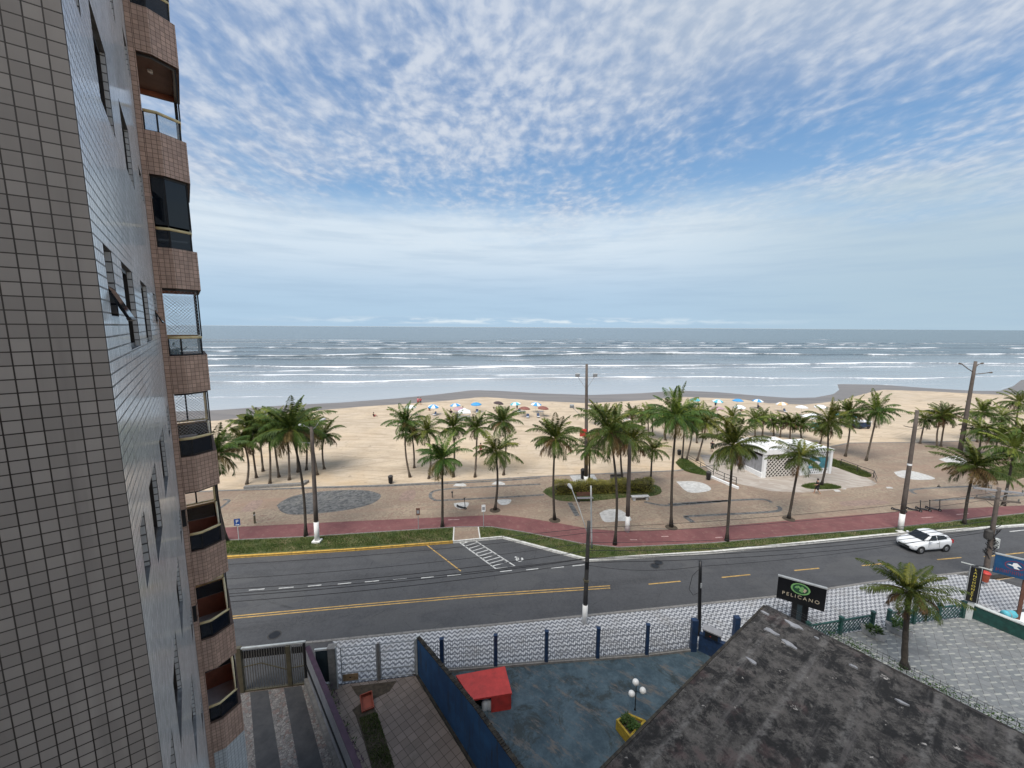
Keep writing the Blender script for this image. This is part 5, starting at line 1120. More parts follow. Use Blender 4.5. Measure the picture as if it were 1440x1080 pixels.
PALMS = [
 # left clump
 ((319, 761), (303, 640), 3.1, 'big palm against the tower, its fronds hanging in front of the sand', GA, 0, True),
 ((347, 681), (342, 622), 2.7, 'leftmost slim palm of the clump on the sand, beside the big palm against the tower', GA, 1, False),
 ((360.7, 672), (353, 604), 2.7, 'second slim palm from the left in the clump on the sand', GA, 0, False),
 ((370, 663), (362, 592), 2.6, 'yellow-green palm at the back left of the clump on the sand', GA, 4, False),
 ((379.6, 680), (377, 606), 2.7, 'palm with upright trunk nearest the low sand wall, in the middle of the left clump', GA, 1, False),
 ((392.4, 671), (383, 601), 2.7, 'left-leaning palm right of the upright one, in the left clump', GA, 3, False),
 ((407, 675), (404, 612), 2.5, 'short palm behind the tall dark verge palm, in the left clump', GA, 2, False),
 ((430, 754), (409, 604), 3.3, 'tall dark palm in the left verge beside the white-based lamp pole', GA, 3, True),
 ((419, 664), (415, 596), 2.5, 'palm with crown hidden behind the tall dark verge palm', GA, 0, False),
 ((430.8, 661), (430, 604), 2.6, 'palm at the back of the left clump just left of the lamp pole', GA, 1, False),
 ((446.5, 668), (438, 603), 2.6, 'left-leaning palm directly behind the left lamp pole', GA, 0, False),
 ((456, 659.5), (456, 612), 2.6, 'rightmost palm of the left clump, light green', GA, 2, False),
 # row left of centre
 ((576.7, 671), (571, 594), 2.8, 'leftmost and tallest palm of the row on the sand, with drooping brown-tipped fronds', GB, 1, False),
 ((582.5, 658), (579, 610), 2.3, 'short browning palm tucked behind the leftmost of the row', GB, 3, False),
 ((603, 673), (600, 606), 2.5, 'palm of the row on the sand behind the left side of the dark promenade palm', GB, 0, False),
 ((622, 741), (621.5, 646), 2.7, 'dark palm in the verge left of the brown paved ramp', GB, 3, True),
 ((637.5, 671), (637, 601), 2.6, 'palm of the row on the sand directly behind the verge palm', GB, 1, False),
 ((668, 671), (671, 602), 2.6, 'palm of the row with grey stall behind its crown', GB, 0, False),
 ((696, 717), (697, 635), 2.6, 'palm in a bare round pit at the cycle path edge, right of the ramp', GB, 2, True),
 ((708, 668), (708, 593), 2.7, 'rightmost palm of the row on the sand, in front of the umbrellas', GB, 0, False),
 # centre
 ((780, 731), (781, 617), 2.9, 'dark palm with shaggy neck at the left end of the long hedge', GC, 3, True),
 ((828, 688), (829, 632), 2.2, 'small palm entwined with the very tall lamp pole', GC, 2, True),
 ((864.5, 766), (858, 608), 3.0, 'tall dark palm growing in the verge in front of the hedge', GC, 0, True),
 ((875.5, 676), (873, 612), 2.4, 'palm behind the hedge between two dark crowns', GC, 1, True),
 ((884.5, 700), (887, 622), 2.8, 'dark palm whose crown hides the top of the white-based pole', GC, 3, True),
 ((915, 682), (917.5, 632), 2.0, 'small lone palm at the right end of the long hedge', GC, 2, True),
 ((944, 741), (952, 586), 3.2, 'tallest pale-trunked palm standing alone on the paving right of the hedge', GC, 0, True),
 ((959, 646), (962, 588), 2.8, 'left palm of the pair on the small grass bank', GC, 1, True),
 ((965, 647), (976, 590), 2.8, 'right palm of the pair on the small grass bank', GC, 3, False),
 ((980, 648), (994, 593), 2.8, 'right-leaning palm by the grass bank railing', GC, 0, False),
 ((980, 623), (981, 588), 2.4, 'palm farther out on the sand behind the right-leaning one', GC, 4, False),
 ((936, 619), (936, 590), 2.5, 'palm on the sand left of the tallest pale-trunked palm', GC, 1, False),
 ((918, 613), (917, 580), 2.3, 'right palm of the light green trio on the sand', GC, 2, False),
 ((912, 619), (911, 583), 2.4, 'front palm of the light green trio on the sand', GC, 4, False),
 ((905, 606), (902, 588), 2.0, 'left palm of the light green trio on the sand', GC, 2, False),
 ((890, 604), (889, 581), 2.0, 'young palm beside the white lifeguard chair', GC, 0, False),
 ((837, 597), (838, 577), 1.9, 'small distant palm just right of the very tall lamp pole', GC, 2, False),
 ((851, 601), (852, 581), 2.1, 'small distant palm behind the tall dark verge palm', GC, 0, False),
 # kiosk
 ((1022, 761), (1031, 627), 3.0, 'palm rooted in the verge in front of the kiosk plaza, with wide drooping fronds', GK, 1, True),
 ((1109, 729), (1125, 643), 2.7, 'right-leaning palm on the paving in front of the kiosk lattice', GK, 2, True),
 ((1155, 683), (1164, 594), 2.7, 'palm in the small grass bed at the kiosk corner', GK, 0, True),
 ((1188.6, 642), (1196, 582), 2.9, 'slim palm on the sand right behind the kiosk', GK, 1, False),
 ((1218, 648), (1234, 579), 3.0, 'tall right-leaning palm at the end of the dark grass strip', GK, 0, False),
 ((1031, 618), (1030, 587), 2.4, 'palm on the sand left of the kiosk roof', GK, 4, False),
 ((1062, 614), (1062, 590), 2.3, 'bushy palm behind the kiosk roof, first of the line', GK, 1, False),
 ((1072, 613), (1073, 587), 2.3, 'palm behind the kiosk roof, second of the line', GK, 0, False),
 ((1088, 613), (1087, 595), 2.1, 'palm behind the kiosk roof, third of the line, thick and low', GK, 4, False),
 ((1097, 615), (1099, 592), 2.2, 'palm behind the kiosk roof, fourth of the line', GK, 1, False),
 ((1111, 617), (1112, 595), 2.2, 'yellowing palm behind the kiosk roof, fifth of the line', GK, 3, False),
 ((1127, 616), (1126, 596), 2.2, 'palm behind the kiosk roof, sixth of the line', GK, 0, False),
 ((1153, 624), (1155, 604), 2.0, 'low palm between the kiosk and the slim sand palm', GK, 3, False),
 # right
 ((1293.6, 624), (1301, 590), 2.5, 'left-hand slim palm of the sand trio beside the tall plain pole', GR, 2, False),
 ((1318, 629), (1324, 586), 2.8, 'middle palm of the sand trio beside the tall plain pole', GR, 0, False),
 ((1323, 628), (1330, 585), 2.7, 'right-hand palm of the sand trio beside the tall plain pole', GR, 1, False),
 ((1356, 737), (1371, 657), 3.0, 'big dark palm in the verge with a reddish heart, near the right edge', GR, 3, True),
 ((1411, 711), (1426, 632), 3.0, 'dark palm by the cycle path at the right edge behind the wires', GR, 0, True),
 ((1374, 622), (1382, 580), 2.9, 'left palm of the right clump, touching the leaning lamp pole', GR, 4, False),
 ((1376, 640), (1380, 606), 2.8, 'low bushy palm in front of the right clump', GR, 2, False),
 ((1404, 622), (1409, 586), 2.8, 'middle palm of the right clump with two trunks showing', GR, 1, False),
 ((1424, 620), (1433, 566), 3.0, 'tallest palm of the right clump, cut by the picture edge', GR, 0, False),
 ((1428, 640), (1436, 610), 2.8, 'yellow-green palm of the right clump at the picture edge', GR, 4, False),
 ((1400, 645), (1404, 612), 2.6, 'broad light palm below the middle of the right clump', GR, 2, False),
 # courtyard
 ((1272, 938), (1279, 832), 2.1, 'thick-trunked palm in the tiled courtyard', None, 3, True, 1.2),
]
for a in PALMS: palm(*a)

# ------------------------------------------------------------------ grass, hedge, beds
def inside(poly, x, y):
    c = np.zeros(len(x), bool); n = len(poly); j = n-1
    for i in range(n):
        xi, yi = poly[i]; xj, yj = poly[j]; t = ((yi > y) != (yj > y)) & (x < (xj-xi)*(y-yi)/(yj-yi+1e-12)+xi); c ^= t; j = i
    return c
def blades(name, poly, n, h, z, label, seed=1, w=.022):
    r = np.random.default_rng(seed); px_, py_ = zip(*poly); x = r.uniform(min(px_), max(px_), n*3); y = r.uniform(min(py_), max(py_), n*3); k_ = inside(poly, x, y)
    cl = np.sin(x*1.7+np.sin(y*2.3))*np.cos(y*2.9+x*.6); k_ &= r.uniform(-1.2, 1, len(x)) < cl+.55; x, y = x[k_][:n], y[k_][:n]; n = len(x); a = r.uniform(0, 6.28, n); hh = h*r.uniform(.5, 1.3, n); lx, ly = r.normal(0, .5, n)*hh, r.normal(0, .5, n)*hh
    v = np.zeros((n, 3, 3)); v[:, 0] = np.stack([x-np.cos(a)*w, y-np.sin(a)*w, np.full(n, z)], -1); v[:, 1] = np.stack([x+np.cos(a)*w, y+np.sin(a)*w, np.full(n, z)], -1); v[:, 2] = np.stack([x+lx, y+ly, z+hh], -1)
    me = bpy.data.meshes.new(name); me.from_pydata(v.reshape(-1, 3).tolist(), [], np.arange(n*3).reshape(-1, 3).tolist()); me.materials.append(MATS['grass_blade']); o = bpy.data.objects.new(name, me); COL.objects.link(o); return tag(o, label, 'grass', None, 'stuff')
ramp_gap = px_poly([(638, 764), (674, 760), (672, 740), (639, 740)])
left_v = xy(px_poly([(250, 786), (318, 780.5), (500, 769.5), (636, 759.5), (637.5, 743), (500, 752), (430, 756.5), (318, 761.5), (250, 765)]))
right_v = xy(px_poly([(676, 756), (707, 753.5), (760, 767), (828, 785), (900, 780), (1000, 774), (1120, 762), (1240, 750), (1440, 736), (1440, 724), (1260, 743.5), (1120, 754.5), (1000, 765.5), (870, 771.5), (820, 766.5), (740, 750.5), (690, 742.5), (674, 742)]))
blades('verge_grass', left_v, 16000, .11, .02, 'patchy green and yellow grass of the verge left of the ramp', 1); blades('verge_grass', right_v, 42000, .11, .02, 'green grass of the verge right of the ramp along the white kerb', 2)
isl = [(q_.x, q_.y) for q_ in smooth_line([(*P(*p).xy, 0) for p in [(763, 692), (780, 684), (850, 679.5), (915, 681), (930, 689), (922, 697), (880, 700), (830, 705), (785, 704), (763, 692)]], 5)[:-1]]
m = MB(); m.sheet(isl, .03, 'turf'); struct(m, 'hedge_bed_ground'); blades('bed_grass', isl, 9000, .10, .03, 'short grass of the oval bed around the long hedge', 3)
ha, hb2 = P(778, 694), P(917, 690.5); hdg = thing('hedge', ha, 'long clipped yellow-green hedge in the oval grass bed', 'hedge', None, math.atan2((hb2-ha).y, (hb2-ha).x)); HL = (hb2-ha).length
r = np.random.default_rng(4); q = MB()
for i in range(15000):
    x = r.uniform(0, HL); u_ = r.uniform(-1, 1); top = 1.22+.12*math.sin(x*1.9)+.08*math.sin(x*4.7+1); face = r.uniform()
    if face < .45: y, z = u_*.55, top*r.uniform(.82, 1.12)
    else: y, z = (.6 if u_ > 0 else -.6)*r.uniform(.75, 1.1), top*r.uniform(.05, 1.0)
    c = Vector((x, y, z)); a = r.uniform(0, 6.28); s_ = r.uniform(.08, .17); d = Vector((math.cos(a), math.sin(a), r.uniform(-.2, 1.0))).normalized()*s_; e = Vector((-math.sin(a), math.cos(a), r.uniform(-.4, .4)))*s_*.3
    q.add([c, c+d*.5+e, c+d, c+d*.5-e], [(0, 1, 2, 3)], 'hedge_leaf')
q.build('foliage', hdg); q = MB()
for i in range(int(HL/.35)): x = .2+i*.35; q.tube([(x, r.normal(0, .1), 0), (x+r.normal(0, .1), r.normal(0, .2), .75)], .025, 'hedge_stem', 5)
q.box(.3, HL-.3, -.26, .26, .1, .8, 'hedge_stem'); q.build('stems', hdg)
for poly, nm, lab, n, sd_ in (([(950, 651), (958, 645), (968, 648), (985, 659), (1001, 669), (985, 668), (962, 662)], 'bank_grass', 'green grass bank with two palms left of the kiosk railing', 7000, 5), ([(1126, 684), (1140, 680), (1165, 681), (1182, 685), (1176, 688), (1140, 688)], 'bed_grass', 'small grass bed around the palm at the kiosk corner', 3000, 6), ([(1160, 640), (1172, 646), (1200, 655), (1225, 668), (1214, 671), (1180, 659), (1160, 652)], 'strip_grass', 'dark grass strip behind the kiosk ramp', 7000, 7), ([(1360, 668), (1400, 658), (1440, 652), (1440, 672), (1390, 676)], 'clump_grass', 'green ground cover below the right palm clump', 7000, 8)):
    pl = [(q_.x, q_.y) for q_ in smooth_line([(*P(*p).xy, 0) for p in poly+[poly[0]]], 4)[:-1]]; m = MB(); m.sheet(pl, .036, 'turf'); struct(m, nm+'_ground'); blades(nm, pl, n, .16, .036, lab, sd_)
pl = xy(px_poly([(505, 1010), (530, 1000), (556, 1080), (524, 1080)])); blades('yard_weeds', pl, 3200, .07, -.012, 'thin weeds in the soil strip of the paver yard', 9, .012)
for bx, by, nm in ((696, 718, 'tree_pit'), (944, 742, 'tree_pit'), (780, 732, 'tree_pit'), (1109, 730, 'tree_pit')):
    p = P(bx, by); m = MB(); m.sheet([(p.x+.55*math.cos(t), p.y+.55*math.sin(t)) for t in np.linspace(0, 6.28, 14)[:-1]], .034, 'soil'); struct(m, 'tree_pit_ground')

# ------------------------------------------------------------------ white kiosk
k0 = P(1073, 672); kA = P(1166, 666); rz = math.atan2((kA-k0).y, (kA-k0).x); KW = (kA-k0).length; kio = thing('kiosk', k0, 'white beach kiosk with pierced lattice front and stepped white roof', 'kiosk', None, rz); D_ = 4.6; Hk = 2.95
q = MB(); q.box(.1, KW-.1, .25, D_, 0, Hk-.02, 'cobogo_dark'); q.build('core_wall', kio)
q = MB(); q.box(-.12, .24, -.12, .24, 0, Hk, 'clean_white'); q.build('column', kio, bevel=.01); q = MB(); q.box(KW-.2, KW+.12, -.12, .2, 0, Hk, 'clean_white'); q.build('column', kio, bevel=.01); q = MB(); q.box(KW*.535, KW*.66, -.08, .24, 0, Hk, 'clean_white'); q.build('wall', kio)
q = MB(); x0, x1 = .24, KW*.535; st = .50; z1 = Hk-.08; L_ = x1-x0
for sg_ in (0, 1):
    for j in range(1, int((L_+z1)/st)):
        t0 = j*st; lo = (min(t0, L_), max(0, t0-L_)); hi_ = (max(0, t0-z1), min(t0, z1)); pts = [((x1-s_ if sg_ else x0+s_), .03+.02*sg_, z_+.04) for s_, z_ in (lo, hi_)]
        if (Vector(pts[0])-Vector(pts[1])).length > .1: q.bar(pts[0], pts[1], .06, .085, 'cobogo')
q.build('lattice', kio)
q = MB(); xa, xb = KW*.66, KW-.2
q.box(xa, xb, .1, .2, 0, .75, 'clean_white'); q.box(xa, xb, .1, .2, Hk-.75, Hk, 'clean_white'); q.build('patterned_wall', kio); q = MB()
for zz in (.12, .42, Hk-.62, Hk-.32):
    for i in range(9): x = xa+.12+i*(xb-xa-.1)/9+(.12 if zz in (.42, Hk-.32) else 0); q.add([(x, .096, zz), (x+.13, .096, zz+.1), (x+.13, .096, zz+.24), (x, .096, zz+.16)], [(0, 1, 2, 3)], 'black_metal')
q.build('pierced_pattern', kio)
q = MB(); q.box(xa+.02, xb-.02, .13, .17, .75, Hk-.75, 'teal_panel'); pn_ = q.build('display_panel', kio); q = MB(); q.add([(xa+.3, .124, 1.1), (xa+1.5, .124, 1.0), (xa+1.9, .124, 1.5), (xa+1.2, .124, 1.75), (xa+.6, .124, 1.5)], [(0, 1, 2, 3, 4)], 'umbrella_white'); q.add([(xa+.1, .1245, .85), (xa+.7, .1245, .9), (xa+.5, .1245, 1.3), (xa+.1, .1245, 1.6)], [(0, 1, 2, 3)], 'umbrella_teal'); q.build('display_picture', pn_)
q = MB(); q.box(-.25, KW*.60, -.25, D_+.2, Hk+.003, Hk+.62, 'clean_white'); q.build('roof', kio, bevel=.02); q = MB(); q.prism([(.5, .6), (KW*.5, .4), (KW*.54, D_-.4), (.9, D_-.2)], Hk+.623, Hk+.86, 'white_paint'); q.build('roof_step', kio, bevel=.03); q = MB(); q.box(KW*.60+.003, KW+.18, -.2, D_, Hk+.003, Hk+.28, 'clean_white'); q.build('roof', kio, bevel=.02)
q = MB(); q.box(-.05, .098, .25, D_+1.6, 0, Hk-.4, 'grey_wall'); q.build('side_wall', kio)  # pale wall coloured grey, its shade put into the paint
q = MB(); r6 = np.random.default_rng(6)
for i in range(60): x, y = r6.uniform(.6, KW*.5), r6.uniform(.6, D_-.3); q.sheet([(x+r6.normal(0, .12), y+r6.normal(0, .1)) for _ in range(3)], Hk+.866, 'grey_wall')
q.build('roof_stains', kio)
cw = thing('curved_planter_wall', P(1072, 673), 'low curved white wall with greenery left of the kiosk', 'wall'); q = MB(); cl_ = smooth_line([P(*p) for p in [(1071, 672), (1055, 664), (1040, 656), (1030, 650), (1026, 646), (1029, 643)]], 5); o_ = P(1072, 673)
for a, b in zip(cl_[:-1], cl_[1:]): q.bar(a-o_+Vector((0, 0, .3)), b-o_+Vector((0, 0, .3)), .2, .6, 'clean_white')
q.build('wall_body', cw); q = MB()
for i in range(500):
    t = r6.uniform(0, 1); a = P(1067, 666).lerp(P(1033, 649), t)-o_+Vector((r6.normal(0, .3), r6.normal(0, .3), r6.uniform(.1, .7))); b = r6.uniform(0, 6.28); d = Vector((math.cos(b), math.sin(b), r6.uniform(0, 1)))*.25; e = Vector((-math.sin(b), math.cos(b), 0))*.06; q.add([a, a+d*.5+e, a+d, a+d*.5-e], [(0, 1, 2, 3)], 'plant_leaf')
kp = q.build('planter_greenery'); kp.location = o_; tag(kp, 'dark green low plants behind the curved white wall beside the kiosk', 'plants', None, 'stuff')
def railing(pts, label, h=.9):
    o = thing('railing', pts[0], label, 'railing'); q = MB(); o_ = pts[0]
    for a, b in zip(pts[:-1], pts[1:]):
        for zz in (h, h*.55): q.bar(a-o_+Vector((0, 0, zz)), b-o_+Vector((0, 0, zz)), .05, .05, 'dark_pole')
    q.build('rail', o)
    for a, b in zip(pts[:-1], pts[1:]):
        n = max(1, int((b-a).length/1.8))
        for i in range(n): p = a.lerp(b, i/n)-o_; q = MB(); q.box(p.x-.03, p.x+.03, p.y-.03, p.y+.03, 0, h, 'dark_pole'); q.build('post', o)
railing([P(1182, 655), P(1205, 664), P(1228, 672), P(1232, 683)], 'dark tube railing along the ramp right of the kiosk'); railing([P(1035, 682), P(1018, 676), P(1005, 670)], 'grey railing by the bin left of the kiosk plaza'); railing([P(1003, 668), P(985, 657), P(968, 647)], 'low railing on the edge of the grass bank left of the kiosk', .7)
q = MB(); rw0, rw1 = P(1000, 672), P(1038, 688); q.bar(rw0+Vector((0, 0, .1)), rw1+Vector((0, 0, .1)), .25, .35, 'clean_white'); tag(q.build('ramp_wall'), 'low pale ramp wall at the front left of the kiosk plaza', 'wall')
# ------------------------------------------------------------------ promenade furniture
p = P(822, 705); bn = thing('park_bench', p, 'brown slatted bench with a backrest in front of the long hedge', 'bench', None, .06)
q = MB()
for i in range(3): q.box(-.85, .85, -.35+i*.15, -.24+i*.15, .43, .47, 'grey_wall')
q.build('seat', bn); q = MB()
for i in range(3): q.box(-.85, .85, .12, .15, .55+i*.15, .66+i*.15, 'brown_wood')
q.build('backrest', bn)
for x in (-.65, .65): q = MB(); q.box(x-.05, x+.05, -.33, .1, 0, .43, 'dark_pole'); q.box(x-.04, x+.04, .151, .2, 0, 1.0, 'dark_pole'); q.build('leg', bn)
p = P(900, 703); bn = thing('stone_bench', p, 'pale stone slab bench right of the white-based pole', 'bench', None, .12); q = MB(); q.box(-.95, .95, -.25, .25, .36, .46, 'stone_bench'); q.build('seat', bn, bevel=.02)
for x in (-.7, .7): q = MB(); q.box(x-.12, x+.12, -.2, .2, 0, .36, 'stone_bench'); q.build('leg', bn)
p = P(868, 677); bn = thing('stone_bench', p, 'dark bench behind the long hedge', 'bench', None, .1); q = MB(); q.box(-.8, .8, -.22, .22, .38, .46, 'dark_pole'); q.build('seat', bn); q = MB(); q.box(-.8, .8, .2, .24, .5, .8, 'dark_pole'); q.build('backrest', bn)
for x in (-.6, .6): q = MB(); q.box(x-.06, x+.06, -.18, .2, 0, .38, 'dark_pole'); q.build('leg', bn)
def bin_(px, py, label, h=1.0):
    o = thing('litter_bin', P(px, py), label, 'bin', 'dark litter bins'); q = MB(); q.lathe([(0, .12), (.24, .12), (.28, h*.8), (.26, h*.82), (0, h*.8)], (0, 0, 0), 'black_metal', 12); q.build('body', o); q = MB(); q.lathe([(.3, h*.82), (.29, h*.9), (.16, h), (0, h)], (0, 0, 0), 'dark_pole', 12); q.build('lid', o); q = MB(); q.box(-.06, .06, -.06, .06, 0, .12, 'dark_pole'); q.build('foot', o)
bin_(549.5, 680, 'dark litter bin at the sand edge near the right end of the grey oval', 1.0); bin_(819.5, 674, 'tall dark bin on the pale slab behind the hedge', 1.35); bin_(996, 675, 'dark bin at the lower end of the grass bank', 1.1); bin_(955, 640, 'small dark bin on the sand left of the grass bank', .8)
bo = thing('bollard', P(358.5, 736), 'grey-green wooden bollard beside the cycle path at left', 'bollard'); q = MB(); q.tube([(0, 0, 0), (0, 0, 1.05), (0, 0, 1.12)], [.09, .08, .04], 'gate_olive', 8); q.build('shaft', bo); q = MB(); q.tube([(0, 0, .8), (0, 0, .88)], .095, 'pale_cap', 8); q.build('band', bo)
sp_ = thing('parking_sign', P(336, 760), 'blue parking sign on a thin white post in the left verge', 'sign', None, .35); q = MB(); q.tube([(0, 0, 0), (0, 0, 1.9)], .03, 'pale_cap', 6); q.build('post', sp_); q = MB(); q.box(-.22, .22, -.045, -.03, 1.35, 1.95, 'blue_sign'); q.build('plate', sp_); text('P', .42, 'clean_white', sp_, Matrix.Translation((0, -.048, 1.70)) @ Matrix.Rotation(R(90), 4, 'X'), 'lettering', .002)
q = MB(); q.box(-.14, .14, -.0485, -.0455, 1.40, 1.46, 'clean_white'); q.build('bar', sp_)
for bx, by, lab, mat, hz in ((588.5, 744, 'rusty-backed traffic sign on a thin post at the cycle path left of the ramp', 'brown_wood', 2.0), (680, 742, 'narrow pale notice board on a post by the ramp', 'clean_white', 2.2)):
    o = thing('traffic_sign', P(bx, by), lab, 'sign', None, .15); q = MB(); q.tube([(0, 0, 0), (0, 0, hz)], .03, 'grey_metal', 6); q.build('post', o); q = MB(); q.box(-.17, .17, -.05, -.033, hz-.65, hz, mat); q.build('plate', o, bevel=.004); q = MB(); q.box(-.12, .12, -.055, -.051, hz-.5, hz-.2, 'grey_wall'); q.build('panel', o)
cv = thing('cover_plate', P(1320, 685), 'small dark drain stub on the promenade at right', 'drain'); q = MB(); q.lathe([(.14, 0), (.14, .1), (.08, .12), (0, .12)], (0, 0, .02), 'dark_pole', 10); q.build('cap', cv); q = MB(); q.tube([(0, 0, .1), (0, 0, .3)], .04, 'dark_pole', 6); q.build('stub', cv)
st_ = thing('pipe_stub', P(636, 700), 'thin dark pipe stub standing on the paving near the lone scooter', 'pipe'); q = MB(); q.tube([(0, 0, 0), (0, 0, .55)], .05, 'dark_pole', 6); q.build('pipe', st_); q = MB(); q.tube([(0, 0, .55), (0, 0, .7)], .1, 'dark_pole', 8); q.build('cap', st_)
# lying sand wall near the left palms
q = MB(); lw_ = smooth_line([P(*p) for p in [(344, 687), (370, 685.5), (400, 684), (425, 682.5)]], 4)
for a, b in zip(lw_[:-1], lw_[1:]): q.bar(a+Vector((0, 0, .14)), b+Vector((0, 0, .14)), .5, .3, 'kerb_stone')
q.bar(P(425, 682.5)+Vector((0, 0, .14)), P(432, 678)+Vector((0, 0, .14)), .5, .3, 'kerb_stone'); tag(q.build('sand_wall'), 'low half-buried stone wall at the sand edge below the left palm clump', 'wall')

# ------------------------------------------------------------------ scooters
def scooter(px, py, rz, label):
    o = thing('electric_scooter', P(px, py), label, 'scooter', 'parked black electric scooters', rz); q = MB(); q.box(-.36, .30, -.09, .09, .11, .19, 'black_metal'); q.build('deck', o, bevel=.01); q = MB(); q.tube([(.32, 0, .15), (.44, 0, .32), (.36, 0, 1.12)], .032, 'black_metal', 8); q.build('stem', o); q = MB(); q.tube([(.36, -.26, 1.12), (.355, 0, 1.14), (.36, .26, 1.12)], .022, 'black_metal', 8); q.box(.31, .40, -.06, .06, 1.13, 1.2, 'black_metal'); q.build('handlebar', o)
    for x in (-.46, .47): q = MB(); q.tube([(x, -.035, .13), (x, .035, .13)], .13, 'tyre', 14); w_ = q.build('wheel', o); q = MB(); q.tube([(x, -.04, .13), (x, .04, .13)], .06, 'rim', 8); q.build('rim', w_)
    q = MB(); q.bar((-.36, 0, .2), (-.58, 0, .28), .12, .02, 'black_metal'); q.build('mudguard', o)
for i, (x, lab) in enumerate(((1264, 'scooter half hidden behind the tall pole with white base'), (1285, 'second black electric scooter right of the tall pole'), (1298, 'third black electric scooter right of the tall pole'), (1312, 'last black electric scooter of the row, farthest right'))): scooter(x, 719-i*.6, -.75, lab)
scooter(649, 715, -.5, 'lone black electric scooter parked on the white mosaic patch')

# ------------------------------------------------------------------ car
def make_car(loc, rz):
    o = thing('parked_car', loc, 'white three-door hatchback driving on the far lane', 'car', None, rz); o.name = 'hatchback_car'
    # x forward, y left; loft of rings: x, ground clearance, sill half width, waist half width, waist z, deck z, deck half width
    S = [(1.90, .34, .50, .56, .52, .60, .46), (1.80, .24, .66, .70, .60, .70, .58), (1.55, .20, .76, .79, .70, .80, .66), (1.1, .19, .80, .82, .80, .90, .70), (.62, .19, .80, .82, .86, .98, .72), (0.0, .19, .80, .82, .88, 1.0, .74), (-.7, .19, .80, .82, .90, 1.02, .74), (-1.25, .20, .80, .82, .92, 1.04, .72), (-1.62, .24, .76, .79, .92, 1.05, .68), (-1.82, .32, .70, .74, .86, 1.0, .62), (-1.90, .40, .62, .66, .76, .86, .56)]
    q = MB(); vs = []; m_ = 12
    for x, zc, ws, ww, zw, zd, wd_ in S:
        h = [(0, zc), (ws*.8, zc), (ws, zc+.08), (ww, (zc+zw)/2+.04), (ww*.985, zw), (wd_, zd), (0, zd+.03)]; ring = h+[(-a, b) for a, b in h[-2:0:-1]]; vs += [(x, a, b) for a, b in ring]
    fs = [(i*m_+j, (i+1)*m_+j, (i+1)*m_+(j+1) % m_, i*m_+(j+1) % m_) for i in range(len(S)-1) for j in range(m_)]+[tuple(range(m_)), tuple((len(S)-1)*m_+j for j in range(m_-1, -1, -1))]
    q.add(vs, fs, 'car_paint'); b = q.build('body', o, True); sm = b.modifiers.new('smooth', 'SUBSURF'); sm.levels = sm.render_levels = 2
    # greenhouse
    G = [(.78, .97, .70, .98), (.30, .97, .72, 1.26), (-.02, .97, .73, 1.41), (-.6, .98, .735, 1.45), (-1.1, 1.0, .72, 1.40), (-1.5, 1.02, .70, 1.28), (-1.74, 1.0, .66, 1.03)]
    q = MB(); vs = []
    for x, zb, wb, zt in G:
        wt_ = wb-.16*(zt-zb)/.45; h = [(wb, zb-.06), (wb-.005, zb), ((wb+wt_)/2, (zb+zt)/2), (wt_, zt-.035), (wt_*.8, zt)]; vs += [(x, a, c) for a, c in h]+[(x, 0, zt+.012)]+[(x, -a, c) for a, c in h[::-1]]
    m_ = 11; q.add(vs, [(i*m_+j, (i+1)*m_+j, (i+1)*m_+j+1, i*m_+j+1) for i in range(len(G)-1) for j in range(m_-1)], 'car_paint'); ro = q.build('roof', o, True)
    def side(pts, s): return [(x, s*(y+.012), z) for x, y, z in pts]
    wt = lambda z, wb=.735: wb-.16*(z-.98)/.45
    for s in (1, -1):
        a = [(.52, wt(1.03)-.005, 1.03), (-.28, wt(1.03)+.004, 1.03), (-.28, wt(1.37), 1.37), (.10, wt(1.36)-.01, 1.36)]; q = MB(); q.add(side(a, s), [(0, 1, 2, 3) if s < 0 else (3, 2, 1, 0)], 'car_glass'); q.build('side_window', o)
        a = [(-.36, wt(1.03)+.004, 1.04), (-1.25, wt(1.05)-.012, 1.07), (-1.30, wt(1.18)-.02, 1.18), (-1.05, wt(1.34)-.012, 1.34), (-.36, wt(1.37), 1.37)]; q = MB(); q.add(side(a, s), [(0, 1, 2, 3, 4) if s < 0 else (4, 3, 2, 1, 0)], 'car_glass'); q.build('side_window', o)
        q = MB(); q.bar((.58, s*.835, .55), (.58, s*.80, .95), .012, .012, 'car_black'); q.bar((-.45, s*.838, .45), (-.45, s*.80, .97), .012, .012, 'car_black'); q.bar((.58, s*.822, .30), (-.45, s*.822, .30), .012, .012, 'car_black'); q.build('door_seam', o); q = MB(); q.bar((-.18, s*.835, .84), (-.36, s*.835, .845), .03, .03, 'grey_metal'); q.build('door_handle', o)
        q = MB(); q.lathe([(0, -.08), (.08, -.05), (.09, .03), (0, .08)], (.50, s*.88, 1.04), 'car_paint', 8); q.build('mirror', o)
        q = MB(); q.add([(1.62, s*.73, .66), (1.80, s*.55, .62), (1.74, s*.50, .74), (1.42, s*.70, .83)], [(0, 1, 2, 3) if s > 0 else (3, 2, 1, 0)], 'car_light'); hl = q.build('headlight', o); hl.location = (.05, s*.035, .03)
        q = MB(); q.box(-1.87, -1.78, s*.70-.07, s*.70+.07, .72, 1.0, 'tail_light'); q.build('tail_light', o)
        for x in (1.22, -1.2):
            q = MB(); q.tube([(x, s*.66, .29), (x, s*.80, .29), (x, s*.825, .29)], [.30, .30, .27], 'tyre', 24); w_ = q.build('wheel', o, True); q = MB(); q.tube([(x, s*.80, .29), (x, s*.832, .29)], [.19, .17], 'rim', 16); q.build('rim', w_); q = MB(); q.tube([(x, s*.70, .31), (x, s*.817, .31)], .36, 'car_black', 24); q.build('wheel_arch', o)
